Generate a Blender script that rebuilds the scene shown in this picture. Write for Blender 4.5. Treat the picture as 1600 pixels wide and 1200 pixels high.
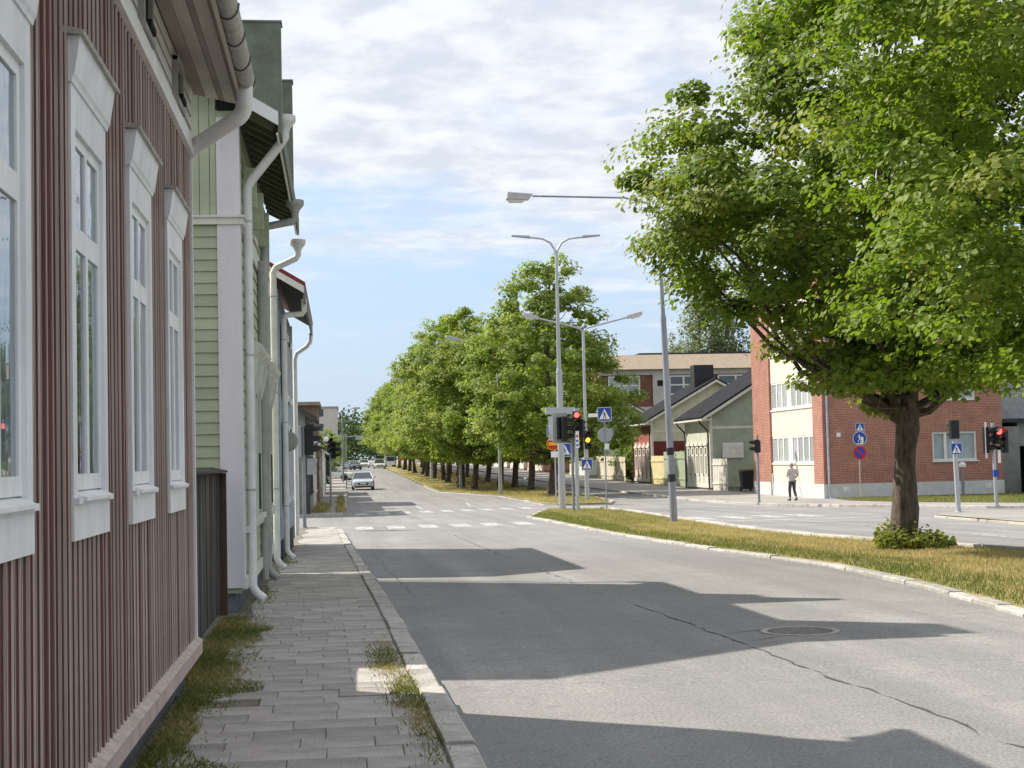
import bpy, bmesh, math, random
import numpy as np
from mathutils import Vector, Matrix
sc = bpy.context.scene
for o in list(bpy.data.objects): bpy.data.objects.remove(o)
C = sc.collection
rad = math.radians

# ---------------------------------------------------------------- camera
CAMH = 1.6
cam_d = bpy.data.cameras.new('Camera'); cam = bpy.data.objects.new('Camera', cam_d); C.objects.link(cam)
cam_d.sensor_fit = 'HORIZONTAL'; cam_d.sensor_width = 36.0; cam_d.lens = 2350.0/1600.0*36.0
cam_d.clip_start = 0.05; cam_d.clip_end = 6000
cam.matrix_world = (Matrix.Translation((0, 0, CAMH)) @ Matrix.Rotation(-rad(6.588), 4, 'Z')
                    @ Matrix.Rotation(rad(90+2.871), 4, 'X') @ Matrix.Rotation(rad(-1.3), 4, 'Z'))
sc.camera = cam

# ---------------------------------------------------------------- sun and sky
SUN_EL, SUN_AZ = 43.0, 34.0          # azimuth measured from -X towards +Y
sd = Vector((-math.cos(rad(SUN_AZ))*math.cos(rad(SUN_EL)), math.sin(rad(SUN_AZ))*math.cos(rad(SUN_EL)), math.sin(rad(SUN_EL))))
sun_d = bpy.data.lights.new('Sun', 'SUN'); sun_d.energy = 3.25; sun_d.angle = rad(0.53); sun_d.color = (1.0, .93, .82)
sun = bpy.data.objects.new('Sun', sun_d); C.objects.link(sun)
sun.rotation_euler = (-sd).to_track_quat('-Z', 'Y').to_euler(); sun.location = sd*100
w = bpy.data.worlds.new('World'); sc.world = w; w.use_nodes = True
nt = w.node_tree; nt.nodes.clear()
def wn(t, **k):
    n = nt.nodes.new(t)
    for a, b in k.items(): setattr(n, a, b)
    return n
def lk(a, b): nt.links.new(a, b)
sky = wn('ShaderNodeTexSky', sky_type='NISHITA', sun_disc=False)
sky.sun_elevation = rad(SUN_EL); sky.sun_rotation = math.atan2(sd.x, sd.y); sky.air_density = 1.0; sky.dust_density = .1; sky.ozone_density = 1.2
# clouds: noise on a flat layer overhead, seen along the ray direction
tc = wn('ShaderNodeTexCoord'); sep = wn('ShaderNodeSeparateXYZ'); lk(tc.outputs['Generated'], sep.inputs[0])
mz = wn('ShaderNodeMath', operation='MAXIMUM'); lk(sep.outputs[2], mz.inputs[0]); mz.inputs[1].default_value = 0.0
az = wn('ShaderNodeMath', operation='ADD'); lk(mz.outputs[0], az.inputs[0]); az.inputs[1].default_value = .06
dx = wn('ShaderNodeMath', operation='DIVIDE'); lk(sep.outputs[0], dx.inputs[0]); lk(az.outputs[0], dx.inputs[1])
dy = wn('ShaderNodeMath', operation='DIVIDE'); lk(sep.outputs[1], dy.inputs[0]); lk(az.outputs[0], dy.inputs[1])
cmb = wn('ShaderNodeCombineXYZ'); lk(dx.outputs[0], cmb.inputs[0]); lk(dy.outputs[0], cmb.inputs[1])
mp = wn('ShaderNodeMapping'); lk(cmb.outputs[0], mp.inputs[0]); mp.inputs['Scale'].default_value = (1.15, 1.15, 1); mp.inputs['Rotation'].default_value = (0, 0, rad(12)); mp.inputs['Location'].default_value = (3.1, 1.7, 0)
n1 = wn('ShaderNodeTexNoise'); n1.inputs['Scale'].default_value = .75; n1.inputs['Detail'].default_value = 9; n1.inputs['Roughness'].default_value = .56; n1.inputs['Distortion'].default_value = .15
lk(mp.outputs[0], n1.inputs['Vector'])
n2 = wn('ShaderNodeTexNoise'); n2.inputs['Scale'].default_value = 2.6; n2.inputs['Detail'].default_value = 8; n2.inputs['Roughness'].default_value = .6; n2.inputs['Distortion'].default_value = .3
lk(mp.outputs[0], n2.inputs['Vector'])
# cloud cover thins out towards the horizon
elr = wn('ShaderNodeMapRange'); lk(sep.outputs[2], elr.inputs[0]); elr.inputs[1].default_value = .04; elr.inputs[2].default_value = .30; elr.inputs[3].default_value = -.24; elr.inputs[4].default_value = .32
sm = wn('ShaderNodeMath', operation='ADD'); lk(n1.outputs[0], sm.inputs[0]); lk(elr.outputs[0], sm.inputs[1])
n2s = wn('ShaderNodeMath', operation='MULTIPLY_ADD'); lk(n2.outputs[0], n2s.inputs[0]); n2s.inputs[1].default_value = .45; n2s.inputs[2].default_value = -.2
sm2 = wn('ShaderNodeMath', operation='ADD'); lk(sm.outputs[0], sm2.inputs[0]); lk(n2s.outputs[0], sm2.inputs[1])
cr = wn('ShaderNodeMapRange'); cr.interpolation_type = 'SMOOTHSTEP'; lk(sm2.outputs[0], cr.inputs[0]); cr.inputs[1].default_value = .36; cr.inputs[2].default_value = .68; cr.inputs[4].default_value = .93
ccol = wn('ShaderNodeMixRGB'); 
n3 = wn('ShaderNodeTexNoise'); n3.inputs['Scale'].default_value = 3.6; n3.inputs['Detail'].default_value = 10; n3.inputs['Roughness'].default_value = .58; n3.inputs['Distortion'].default_value = .2
mp3 = wn('ShaderNodeMapping'); lk(cmb.outputs[0], mp3.inputs[0]); mp3.inputs['Scale'].default_value = (1.5, 1.15, 1); mp3.inputs['Rotation'].default_value = (0, 0, rad(-6)); mp3.inputs['Location'].default_value = (7.3, 2.2, 0); lk(mp3.outputs[0], n3.inputs['Vector'])
cmr = wn('ShaderNodeMapRange'); cmr.interpolation_type = 'SMOOTHSTEP'; lk(n3.outputs[0], cmr.inputs[0]); cmr.inputs[1].default_value = .36; cmr.inputs[2].default_value = .64
lk(cmr.outputs[0], ccol.inputs[0]); ccol.inputs[1].default_value = (3.75, 3.95, 4.4, 1); ccol.inputs[2].default_value = (4.95, 5.0, 5.15, 1)
mixc = wn('ShaderNodeMixRGB'); lk(cr.outputs[0], mixc.inputs[0])
hzr = wn('ShaderNodeMapRange'); lk(sep.outputs[2], hzr.inputs[0]); hzr.inputs[1].default_value = .0; hzr.inputs[2].default_value = .50; hzr.inputs[3].default_value = .95; hzr.inputs[4].default_value = .0
hzm = wn('ShaderNodeMixRGB'); lk(hzr.outputs[0], hzm.inputs[0]); lk(sky.outputs[0], hzm.inputs[1]); hzm.inputs[2].default_value = (2.5, 3.1, 4.1, 1)   # pale blue air towards the horizon, all the way round
lk(hzm.outputs[0], mixc.inputs[1]); lk(ccol.outputs[0], mixc.inputs[2])
bg = wn('ShaderNodeBackground'); bg.inputs[1].default_value = .098; lk(mixc.outputs[0], bg.inputs[0])
wo = wn('ShaderNodeOutputWorld'); lk(bg.outputs[0], wo.inputs[0])
vs = sc.view_settings
vs.view_transform = 'Standard'; vs.look = 'None'; vs.exposure = 1.05; vs.gamma = 1.0; vs.use_curve_mapping = False

# ---------------------------------------------------------------- materials
MATS = {}
def mat(name, col, rough=.7, var=.12, scale=3.0, bump=0.0, bscale=60.0, spec=.3, metal=0.0, objvar=0.0, stretch=(1, 1, 1), col2=None, dirt=0.0, dirtcol=(.12, .10, .07)):
    """procedural material: base colour, soft large-scale variation, fine relief, per-object variation"""
    if name in MATS: return MATS[name]
    m = bpy.data.materials.new(name); m.use_nodes = True; t = m.node_tree; b = t.nodes['Principled BSDF']
    b.inputs['Roughness'].default_value = rough; b.inputs['Metallic'].default_value = metal; b.inputs['Specular IOR Level'].default_value = spec
    tcn = t.nodes.new('ShaderNodeTexCoord'); mpn = t.nodes.new('ShaderNodeMapping'); mpn.inputs['Scale'].default_value = stretch
    t.links.new(tcn.outputs['Object'], mpn.inputs[0])
    nz = t.nodes.new('ShaderNodeTexNoise'); nz.inputs['Scale'].default_value = scale; nz.inputs['Detail'].default_value = 7; nz.inputs['Roughness'].default_value = .65
    t.links.new(mpn.outputs[0], nz.inputs['Vector'])
    mx = t.nodes.new('ShaderNodeMixRGB'); c2 = col2 or tuple(min(1, c*(1+2.2*var)) for c in col); c1 = col if col2 else tuple(c*(1-2.2*var) for c in col)
    mr = t.nodes.new('ShaderNodeMapRange'); mr.inputs[1].default_value = .3; mr.inputs[2].default_value = .7; t.links.new(nz.outputs[0], mr.inputs[0])
    t.links.new(mr.outputs[0], mx.inputs[0]); mx.inputs[1].default_value = (*c1, 1); mx.inputs[2].default_value = (*c2, 1)
    out = mx.outputs[0]
    if dirt:
        nd = t.nodes.new('ShaderNodeTexNoise'); nd.inputs['Scale'].default_value = scale*2.3; nd.inputs['Detail'].default_value = 9; nd.inputs['Roughness'].default_value = .75
        t.links.new(mpn.outputs[0], nd.inputs['Vector'])
        dr = t.nodes.new('ShaderNodeMapRange'); dr.inputs[1].default_value = .52; dr.inputs[2].default_value = .75; dr.inputs[4].default_value = dirt; t.links.new(nd.outputs[0], dr.inputs[0])
        md = t.nodes.new('ShaderNodeMixRGB'); t.links.new(dr.outputs[0], md.inputs[0]); t.links.new(out, md.inputs[1]); md.inputs[2].default_value = (*dirtcol, 1); out = md.outputs[0]
    if objvar:
        oi = t.nodes.new('ShaderNodeObjectInfo'); hv = t.nodes.new('ShaderNodeHueSaturation')
        orr = t.nodes.new('ShaderNodeMapRange'); orr.inputs[3].default_value = 1-objvar; orr.inputs[4].default_value = 1+objvar; t.links.new(oi.outputs['Random'], orr.inputs[0])
        t.links.new(orr.outputs[0], hv.inputs['Value']); t.links.new(out, hv.inputs['Color']); out = hv.outputs[0]
    t.links.new(out, b.inputs['Base Color'])
    if bump:
        nb = t.nodes.new('ShaderNodeTexNoise'); nb.inputs['Scale'].default_value = bscale; nb.inputs['Detail'].default_value = 4
        t.links.new(mpn.outputs[0], nb.inputs['Vector'])
        bp = t.nodes.new('ShaderNodeBump'); bp.inputs['Strength'].default_value = bump; bp.inputs['Distance'].default_value = .02
        t.links.new(nb.outputs[0], bp.inputs['Height']); t.links.new(bp.outputs[0], b.inputs['Normal'])
    MATS[name] = m; return m
def emis(name, col, s):
    m = mat(name, col, .3, 0, spec=.5); b = m.node_tree.nodes['Principled BSDF']
    b.inputs['Emission Color'].default_value = (*col, 1); b.inputs['Emission Strength'].default_value = s; return m
def glassy(name, tint=(.75, .8, .82), base=.25):
    """window glass: reflects more at grazing angles, lets the rest through"""
    if name in MATS: return MATS[name]
    m = bpy.data.materials.new(name); m.use_nodes = True; t = m.node_tree; t.nodes.clear()
    fr = t.nodes.new('ShaderNodeFresnel'); fr.inputs[0].default_value = 1.5
    ad = t.nodes.new('ShaderNodeMath'); ad.operation = 'MULTIPLY_ADD'; t.links.new(fr.outputs[0], ad.inputs[0]); ad.inputs[1].default_value = 1.0; ad.inputs[2].default_value = base*.4; ad.use_clamp = True
    ge = t.nodes.new('ShaderNodeNewGeometry'); inv = t.nodes.new('ShaderNodeMath'); inv.operation = 'SUBTRACT'; inv.inputs[0].default_value = 1.0; t.links.new(ge.outputs['Backfacing'], inv.inputs[1])   # only the outer skin of a pane mirrors
    mu = t.nodes.new('ShaderNodeMath'); mu.operation = 'MULTIPLY'; t.links.new(ad.outputs[0], mu.inputs[0]); t.links.new(inv.outputs[0], mu.inputs[1]); ad = mu
    tr = t.nodes.new('ShaderNodeBsdfTransparent'); tr.inputs[0].default_value = (*tint, 1)
    gl = t.nodes.new('ShaderNodeBsdfGlossy'); gl.inputs['Roughness'].default_value = .015; gl.inputs[0].default_value = (.9, .93, .95, 1)
    nz = t.nodes.new('ShaderNodeTexNoise'); nz.inputs['Scale'].default_value = 1.6; bp = t.nodes.new('ShaderNodeBump'); bp.inputs['Strength'].default_value = .05; bp.inputs['Distance'].default_value = .05
    t.links.new(nz.outputs[0], bp.inputs['Height']); t.links.new(bp.outputs[0], gl.inputs['Normal'])
    mx = t.nodes.new('ShaderNodeMixShader'); t.links.new(ad.outputs[0], mx.inputs[0]); t.links.new(tr.outputs[0], mx.inputs[1]); t.links.new(gl.outputs[0], mx.inputs[2])
    ou = t.nodes.new('ShaderNodeOutputMaterial'); t.links.new(mx.outputs[0], ou.inputs[0]); MATS[name] = m; return m
def brickmat(name, c1, c2, mortar, bw=.27, rh=.085, ms=.012):
    if name in MATS: return MATS[name]
    m = bpy.data.materials.new(name); m.use_nodes = True; t = m.node_tree; b = t.nodes['Principled BSDF']; b.inputs['Roughness'].default_value = .85; b.inputs['Specular IOR Level'].default_value = .2
    tcn = t.nodes.new('ShaderNodeTexCoord'); sp = t.nodes.new('ShaderNodeSeparateXYZ'); t.links.new(tcn.outputs['Object'], sp.inputs[0])
    a = t.nodes.new('ShaderNodeMath'); a.operation = 'ADD'; t.links.new(sp.outputs[0], a.inputs[0]); t.links.new(sp.outputs[1], a.inputs[1])
    cb = t.nodes.new('ShaderNodeCombineXYZ'); t.links.new(a.outputs[0], cb.inputs[0]); t.links.new(sp.outputs[2], cb.inputs[1])
    br = t.nodes.new('ShaderNodeTexBrick'); t.links.new(cb.outputs[0], br.inputs['Vector']); br.inputs['Scale'].default_value = 1; br.inputs['Brick Width'].default_value = bw; br.inputs['Row Height'].default_value = rh; br.inputs['Mortar Size'].default_value = ms
    br.inputs['Color1'].default_value = (*c1, 1); br.inputs['Color2'].default_value = (*c2, 1); br.inputs['Mortar'].default_value = (*mortar, 1)
    nz = t.nodes.new('ShaderNodeTexNoise'); t.links.new(cb.outputs[0], nz.inputs['Vector']); nz.inputs['Scale'].default_value = 1.2; nz.inputs['Detail'].default_value = 10; nz.inputs['Roughness'].default_value = .8
    mr = t.nodes.new('ShaderNodeMapRange'); mr.inputs[1].default_value = .3; mr.inputs[2].default_value = .7; mr.inputs[3].default_value = .7; mr.inputs[4].default_value = 1.3; t.links.new(nz.outputs[0], mr.inputs[0])
    hv = t.nodes.new('ShaderNodeHueSaturation'); t.links.new(br.outputs[0], hv.inputs['Color']); t.links.new(mr.outputs[0], hv.inputs['Value']); t.links.new(hv.outputs[0], b.inputs['Base Color'])
    MATS[name] = m; return m
def groundmat(name, cols, scales, fine, finescale, rough=.9, bump=.3, streak=None):
    """ground: two blended noise scales between three colours plus fine speckle and relief"""
    if name in MATS: return MATS[name]
    m = bpy.data.materials.new(name); m.use_nodes = True; t = m.node_tree; b = t.nodes['Principled BSDF']; b.inputs['Roughness'].default_value = rough; b.inputs['Specular IOR Level'].default_value = .2
    tcn = t.nodes.new('ShaderNodeTexCoord')
    def noise(s, d=6, r=.6):
        n = t.nodes.new('ShaderNodeTexNoise'); n.inputs['Scale'].default_value = s; n.inputs['Detail'].default_value = d; n.inputs['Roughness'].default_value = r; t.links.new(tcn.outputs['Object'], n.inputs['Vector']); return n.outputs[0]
    def rng(x, a, bb, c=0, d=1):
        n = t.nodes.new('ShaderNodeMapRange'); n.inputs[1].default_value = a; n.inputs[2].default_value = bb; n.inputs[3].default_value = c; n.inputs[4].default_value = d; t.links.new(x, n.inputs[0]); return n.outputs[0]
    def mix(f, a, bb):
        n = t.nodes.new('ShaderNodeMixRGB'); t.links.new(f, n.inputs[0])
        for i, v in ((1, a), (2, bb)):
            if isinstance(v, tuple): n.inputs[i].default_value = (*v, 1)
            else: t.links.new(v, n.inputs[i])
        return n.outputs[0]
    c = mix(rng(noise(scales[0]), .38, .62), cols[0], cols[1])
    c = mix(rng(noise(scales[1], 8, .7), .45, .72), c, cols[2])
    if len(cols) > 3: c = mix(rng(noise(scales[2], 9, .75), .52, .70), c, cols[3])
    if streak:
        ms = t.nodes.new('ShaderNodeMapping'); ms.inputs['Scale'].default_value = (1.1, .045, 1); t.links.new(tcn.outputs['Object'], ms.inputs[0])
        ns = t.nodes.new('ShaderNodeTexNoise'); ns.inputs['Scale'].default_value = 1.3; ns.inputs['Detail'].default_value = 5; t.links.new(ms.outputs[0], ns.inputs['Vector'])
        c = mix(rng(ns.outputs[0], .40, .66, 0, .75), c, streak)
    fn = noise(finescale, 3, .7)
    hv = t.nodes.new('ShaderNodeHueSaturation'); t.links.new(c, hv.inputs['Color']); t.links.new(rng(fn, .25, .75, 1-fine, 1+fine), hv.inputs['Value'])
    t.links.new(hv.outputs[0], b.inputs['Base Color'])
    bp = t.nodes.new('ShaderNodeBump'); bp.inputs['Strength'].default_value = bump; bp.inputs['Distance'].default_value = .01; t.links.new(fn, bp.inputs['Height']); t.links.new(bp.outputs[0], b.inputs['Normal'])
    MATS[name] = m; return m
def leafmat(name, dark, light, yellow, trans=.35):
    """leaves: colour from the per-face attribute 'tint' (0..1) and a second 'age' for yellowed ones"""
    if name in MATS: return MATS[name]
    m = bpy.data.materials.new(name); m.use_nodes = True; t = m.node_tree; b = t.nodes['Principled BSDF']; b.inputs['Roughness'].default_value = .55; b.inputs['Specular IOR Level'].default_value = .22
    at = t.nodes.new('ShaderNodeAttribute'); at.attribute_name = 'tint'; ag = t.nodes.new('ShaderNodeAttribute'); ag.attribute_name = 'age'
    m1 = t.nodes.new('ShaderNodeMixRGB'); t.links.new(at.outputs['Fac'], m1.inputs[0]); m1.inputs[1].default_value = (*dark, 1); m1.inputs[2].default_value = (*light, 1)
    m2 = t.nodes.new('ShaderNodeMixRGB'); t.links.new(ag.outputs['Fac'], m2.inputs[0]); t.links.new(m1.outputs[0], m2.inputs[1]); m2.inputs[2].default_value = (*yellow, 1)
    t.links.new(m2.outputs[0], b.inputs['Base Color'])
    tl = t.nodes.new('ShaderNodeBsdfTranslucent'); hs = t.nodes.new('ShaderNodeHueSaturation'); hs.inputs['Saturation'].default_value = 1.15; hs.inputs['Value'].default_value = 1.9; t.links.new(m2.outputs[0], hs.inputs['Color']); t.links.new(hs.outputs[0], tl.inputs[0])
    mx = t.nodes.new('ShaderNodeMixShader'); mx.inputs[0].default_value = trans; t.links.new(b.outputs[0], mx.inputs[1]); t.links.new(tl.outputs[0], mx.inputs[2])
    t.links.new(mx.outputs[0], t.nodes['Material Output'].inputs[0]); MATS[name] = m; return m

# ---------------------------------------------------------------- mesh helpers
def g(Y):
    return float(np.interp(Y, (-20, 10, 75, 120, 264, 400, 600, 2000), (0, 0, -.8, -.65, .75, 2., 3., 3.)))
def tag(o, label=None, cat=None, group=None, kind=None):
    for k, v in (('label', label), ('category', cat), ('group', group), ('kind', kind)):
        if v: o[k] = v
    return o
def empty(name, loc, rz=0, label=None, cat=None, group=None):
    o = bpy.data.objects.new(name, None); C.objects.link(o); o.location = loc; o.rotation_euler = (0, 0, rz); o.empty_display_size = .2
    return tag(o, label, cat, group)
def mesh_obj(name, me, parent=None, world=True):
    o = bpy.data.objects.new(name, me); C.objects.link(o)
    if parent is not None:
        o.parent = parent
        if world and parent.type == 'EMPTY':
            o.matrix_parent_inverse = (Matrix.Translation(parent.location) @ parent.rotation_euler.to_matrix().to_4x4()).inverted()
    return o
GT = None
class MB:
    def __init__(s, T=None): s.v = []; s.f = []; s.T = T or GT
    def add(s, vs, fs):
        n = len(s.v)
        s.v += [tuple(s.T @ Vector(p)) if s.T else tuple(p) for p in vs]; s.f += [tuple(i+n for i in f) for f in fs]; return s
    def box(s, x0, x1, y0, y1, z0, z1):
        return s.add([(x0,y0,z0),(x1,y0,z0),(x1,y1,z0),(x0,y1,z0),(x0,y0,z1),(x1,y0,z1),(x1,y1,z1),(x0,y1,z1)],
                     [(0,3,2,1),(4,5,6,7),(0,1,5,4),(1,2,6,5),(2,3,7,6),(3,0,4,7)])
    def hexa(s, p):   # eight corners, bottom ring then top ring
        return s.add(p, [(0,3,2,1),(4,5,6,7),(0,1,5,4),(1,2,6,5),(2,3,7,6),(3,0,4,7)])
    def prism(s, poly, d):   # planar polygon (3D points) extruded by vector d
        n = len(poly); d = Vector(d); a = [Vector(p) for p in poly]
        return s.add(a+[p+d for p in a], [tuple(range(n-1,-1,-1)), tuple(range(n,2*n))]+[(i,(i+1)%n,n+(i+1)%n,n+i) for i in range(n)])
    def tube(s, pts, r, n=10, cap=True):
        pts = [Vector(p) for p in pts]; rs = r if isinstance(r, (list, tuple)) else [r]*len(pts)
        rings = []; up = None
        for i, p in enumerate(pts):
            d = (pts[min(i+1, len(pts)-1)]-pts[max(i-1, 0)]).normalized()
            if up is None: up = d.orthogonal().normalized()
            else:
                up = (up-d*up.dot(d)); up = up.normalized() if up.length > 1e-6 else d.orthogonal().normalized()
            q = d.cross(up)
            rings.append([p+(up*math.cos(2*math.pi*k/n)+q*math.sin(2*math.pi*k/n))*rs[i] for k in range(n)])
        vs = [p for ring in rings for p in ring]; fs = []
        for i in range(len(pts)-1):
            for k in range(n): fs.append((i*n+k, i*n+(k+1)%n, (i+1)*n+(k+1)%n, (i+1)*n+k))
        if cap: fs += [tuple(range(n-1,-1,-1)), tuple(range((len(pts)-1)*n, len(pts)*n))]
        return s.add(vs, fs)
    def lathe(s, c, prof, n=16, axis='Z'):   # prof: (radius, height)
        vs = []; c = Vector(c)
        for r, h in prof:
            for k in range(n):
                a = 2*math.pi*k/n; x, y = r*math.cos(a), r*math.sin(a)
                vs.append(c+Vector((x, y, h) if axis == 'Z' else ((x, h, y) if axis == 'Y' else (h, x, y))))
        fs = [(i*n+k, i*n+(k+1)%n, (i+1)*n+(k+1)%n, (i+1)*n+k) for i in range(len(prof)-1) for k in range(n)]
        fs += [tuple(range(n-1,-1,-1)), tuple(range((len(prof)-1)*n, len(prof)*n))]
        return s.add(vs, fs)
    def disc(s, c, r, n=24):   # flat disc facing -Y
        return s.add([(c[0]+r*math.cos(2*math.pi*k/n), c[1], c[2]+r*math.sin(2*math.pi*k/n)) for k in range(n)], [tuple(range(n))])
    def build(s, name, m, parent=None, smooth=False, world=True, bevel=0.0):
        me = bpy.data.meshes.new(name); me.from_pydata(s.v, [], s.f); me.validate()
        bm = bmesh.new(); bm.from_mesh(me); bmesh.ops.recalc_face_normals(bm, faces=bm.faces)
        if bevel: bmesh.ops.bevel(bm, geom=bm.edges[:], offset=bevel, segments=1, affect='EDGES', clamp_overlap=True)
        bm.to_mesh(me); bm.free()
        if m: me.materials.append(m if not isinstance(m, str) else MATS[m])
        if smooth:
            me.polygons.foreach_set('use_smooth', [True]*len(me.polygons))
            try: me.set_sharp_from_angle(angle=rad(40))
            except Exception: pass
        return mesh_obj(name, me, parent, world)
def copy_tree(o, parent=None):
    c = o.copy(); C.objects.link(c)
    if parent is not None: c.parent = parent
    for ch in list(o.children): copy_tree(ch, c)
    return c
class Face:
    """a wall plane: origin, horizontal direction u, outward normal n; boxes in (u, height, outward)"""
    def __init__(s, o, u, n): s.o = Vector(o); s.u = Vector(u); s.n = Vector(n)
    def p(s, u, v, n): return s.o+s.u*u+s.n*n+Vector((0, 0, v))
    def box(s, mb, u0, u1, v0, v1, n0, n1):
        return mb.hexa([s.p(u0,v0,n0), s.p(u1,v0,n0), s.p(u1,v0,n1), s.p(u0,v0,n1), s.p(u0,v1,n0), s.p(u1,v1,n0), s.p(u1,v1,n1), s.p(u0,v1,n1)])
ORD = ['first','second','third','fourth','fifth','sixth','seventh','eighth','ninth','tenth','eleventh','twelfth','thirteenth','fourteenth','fifteenth','sixteenth','seventeenth','eighteenth']
# ================================================================ the ground
YB = (10, 30, 50, 75, 100, 120, 190, 264, 400, 600)
def sheet(name, outline, off, m, parent=None, structure=True):
    bm = bmesh.new(); vs = [bm.verts.new((x, y, 0)) for x, y in outline]; bm.faces.new(vs)
    for yb in YB:
        bmesh.ops.bisect_plane(bm, geom=bm.verts[:]+bm.edges[:]+bm.faces[:], plane_co=(0, yb, 0), plane_no=(0, 1, 0))
    bmesh.ops.triangulate(bm, faces=bm.faces[:])
    for v in bm.verts: v.co.z = g(v.co.y)+off
    bmesh.ops.recalc_face_normals(bm, faces=bm.faces)
    if sum(f.normal.z for f in bm.faces) < 0: bmesh.ops.reverse_faces(bm, faces=bm.faces)
    me = bpy.data.meshes.new(name); bm.to_mesh(me); bm.free(); me.materials.append(m)
    o = mesh_obj(name, me, parent, False)
    if structure and parent is None: o['kind'] = 'structure'
    return o
asphalt = groundmat('asphalt_worn', ((.262, .257, .25), (.318, .31, .30), (.235, .232, .228), (.205, .203, .20)), (.25, .8, 5.0), .42, 42, .88, .7, (.205, .203, .2))
earth = groundmat('earth', ((.13, .12, .06), (.10, .12, .04), (.16, .13, .07)), (.05, .3), .2, 8)
dryturf = groundmat('dry_turf', ((.37, .295, .14), (.20, .21, .07), (.42, .335, .17)), (.35, 1.3), .3, 30, .95, .6)
greenturf = groundmat('green_turf', ((.10, .14, .03), (.15, .17, .045), (.19, .17, .06)), (.3, 1.1), .3, 30, .95, .6)
concwalk = groundmat('pale_walk', ((.30, .285, .265), (.36, .34, .31), (.26, .25, .235)), (.3, 1.2), .2, 40, .9, .3)
joint = groundmat('paver_joint', ((.19, .175, .15), (.24, .22, .19), (.13, .14, .065)), (2, 6), .4, 60)
stone_k = mat('kerb_granite', (.44, .42, .39), .85, .14, 6, .7, 50, objvar=.18, dirt=.4, dirtcol=(.22, .21, .19))
sheet('ground', [(-900, -60), (900, -60), (900, 1500), (-900, 1500)], -.06, earth)
road = sheet('road', [(-1.4, -15), (20, -15), (20, 600), (-1.4, 600)], 0, asphalt)
sheet('side_street', [(-60, 47), (-1.4, 47), (-1.4, 66), (-60, 66)], .0, asphalt)
sheet('side_street', [(20, 40), (80, 40), (80, 56), (20, 56)], .0, asphalt)

R = random.Random(5)
def kerb(name, pts, wid=.17, h=.12, L=.95, side=1, limit=300, m=None, depth=.06, jit=1):
    """a row of single kerbstones along a polyline; the polyline is the road edge, stones lie to its `side`"""
    par = tag(bpy.data.objects.new(name, None), kind='structure'); C.objects.link(par)
    for (x0, y0), (x1, y1) in zip(pts[:-1], pts[1:]):
        d = Vector((x1-x0, y1-y0)); ln = d.length; n = max(1, round(ln/L)); d /= n; u = d.normalized(); q = Vector((-u.y, u.x))*side
        for i in range(n):
            a = Vector((x0, y0))+d*i+u*.008; b = Vector((x0, y0))+d*(i+1)-u*.008; j = R.uniform(-.008, .008)*jit; hh = h+R.uniform(-.008, .008)*jit
            a = a+q*j; b = b+q*(j+R.uniform(-.006, .006)*jit)
            ring = [a, b, b+q*wid, a+q*wid]
            ch = .018
            mb = MB()
            bot = [(p.x, p.y, g(p.y)-depth) for p in ring]; mid = [(p.x, p.y, g(p.y)+hh-ch) for p in ring]
            ctr = (ring[0]+ring[2])/2
            top = [((p.x-ctr.x)*(1-ch/ max(.1, wid)*.9)+ctr.x if False else p.x+(q.x*ch if k < 2 else -q.x*ch*.4), p.y+(q.y*ch if k < 2 else -q.y*ch*.4), g(p.y)+hh) for k, p in enumerate(ring)]
            mb.add(bot+mid+top, [(0,3,2,1)]+[(k,(k+1)%4,4+(k+1)%4,4+k) for k in range(4)]+[(4+k,4+(k+1)%4,8+(k+1)%4,8+k) for k in range(4)]+[(8,9,10,11)])
            mb.build('kerbstone', m or stone_k, par, world=False)
    return par

# -------- pavement along the wooden houses
LK = [(.735, 2), (.69, 8), (.65, 10), (.59, 15), (.42, 24), (.22, 34), (.06, 44), (-.15, 45.7), (-.7, 46.6), (-1.6, 47)]
def lkx(y): return float(np.interp(y, [p[1] for p in LK[:7]], [p[0] for p in LK[:7]]))
walk = sheet('pavement', [(x-.13, y) for x, y in LK]+[(-3, 46.9), (-3, 2)], .088, joint)
kerb('kerb', LK, side=1, h=.115)
paver = mat('paver_concrete', (.41, .388, .362), .9, .14, 2.0, .6, 70, objvar=.15, dirt=.5, dirtcol=(.27, .255, .23))
def slab_mesh(wx, wy):
    mb = MB(); c = .003
    mb.add([(-wx,-wy,-.05),(wx,-wy,-.05),(wx,wy,-.05),(-wx,wy,-.05),(-wx,-wy,-c),(wx,-wy,-c),(wx,wy,-c),(-wx,wy,-c),(-wx+c,-wy+c,0),(wx-c,-wy+c,0),(wx-c,wy-c,0),(-wx+c,wy-c,0)],
           [(0,1,5,4),(1,2,6,5),(2,3,7,6),(3,0,4,7)]+[(4+k,4+(k+1)%4,8+(k+1)%4,8+k) for k in range(4)]+[(8,9,10,11)])
    return mb
SM = {}
rest = MB(); nsl = 0
y = 6.3; row = 0
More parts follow.
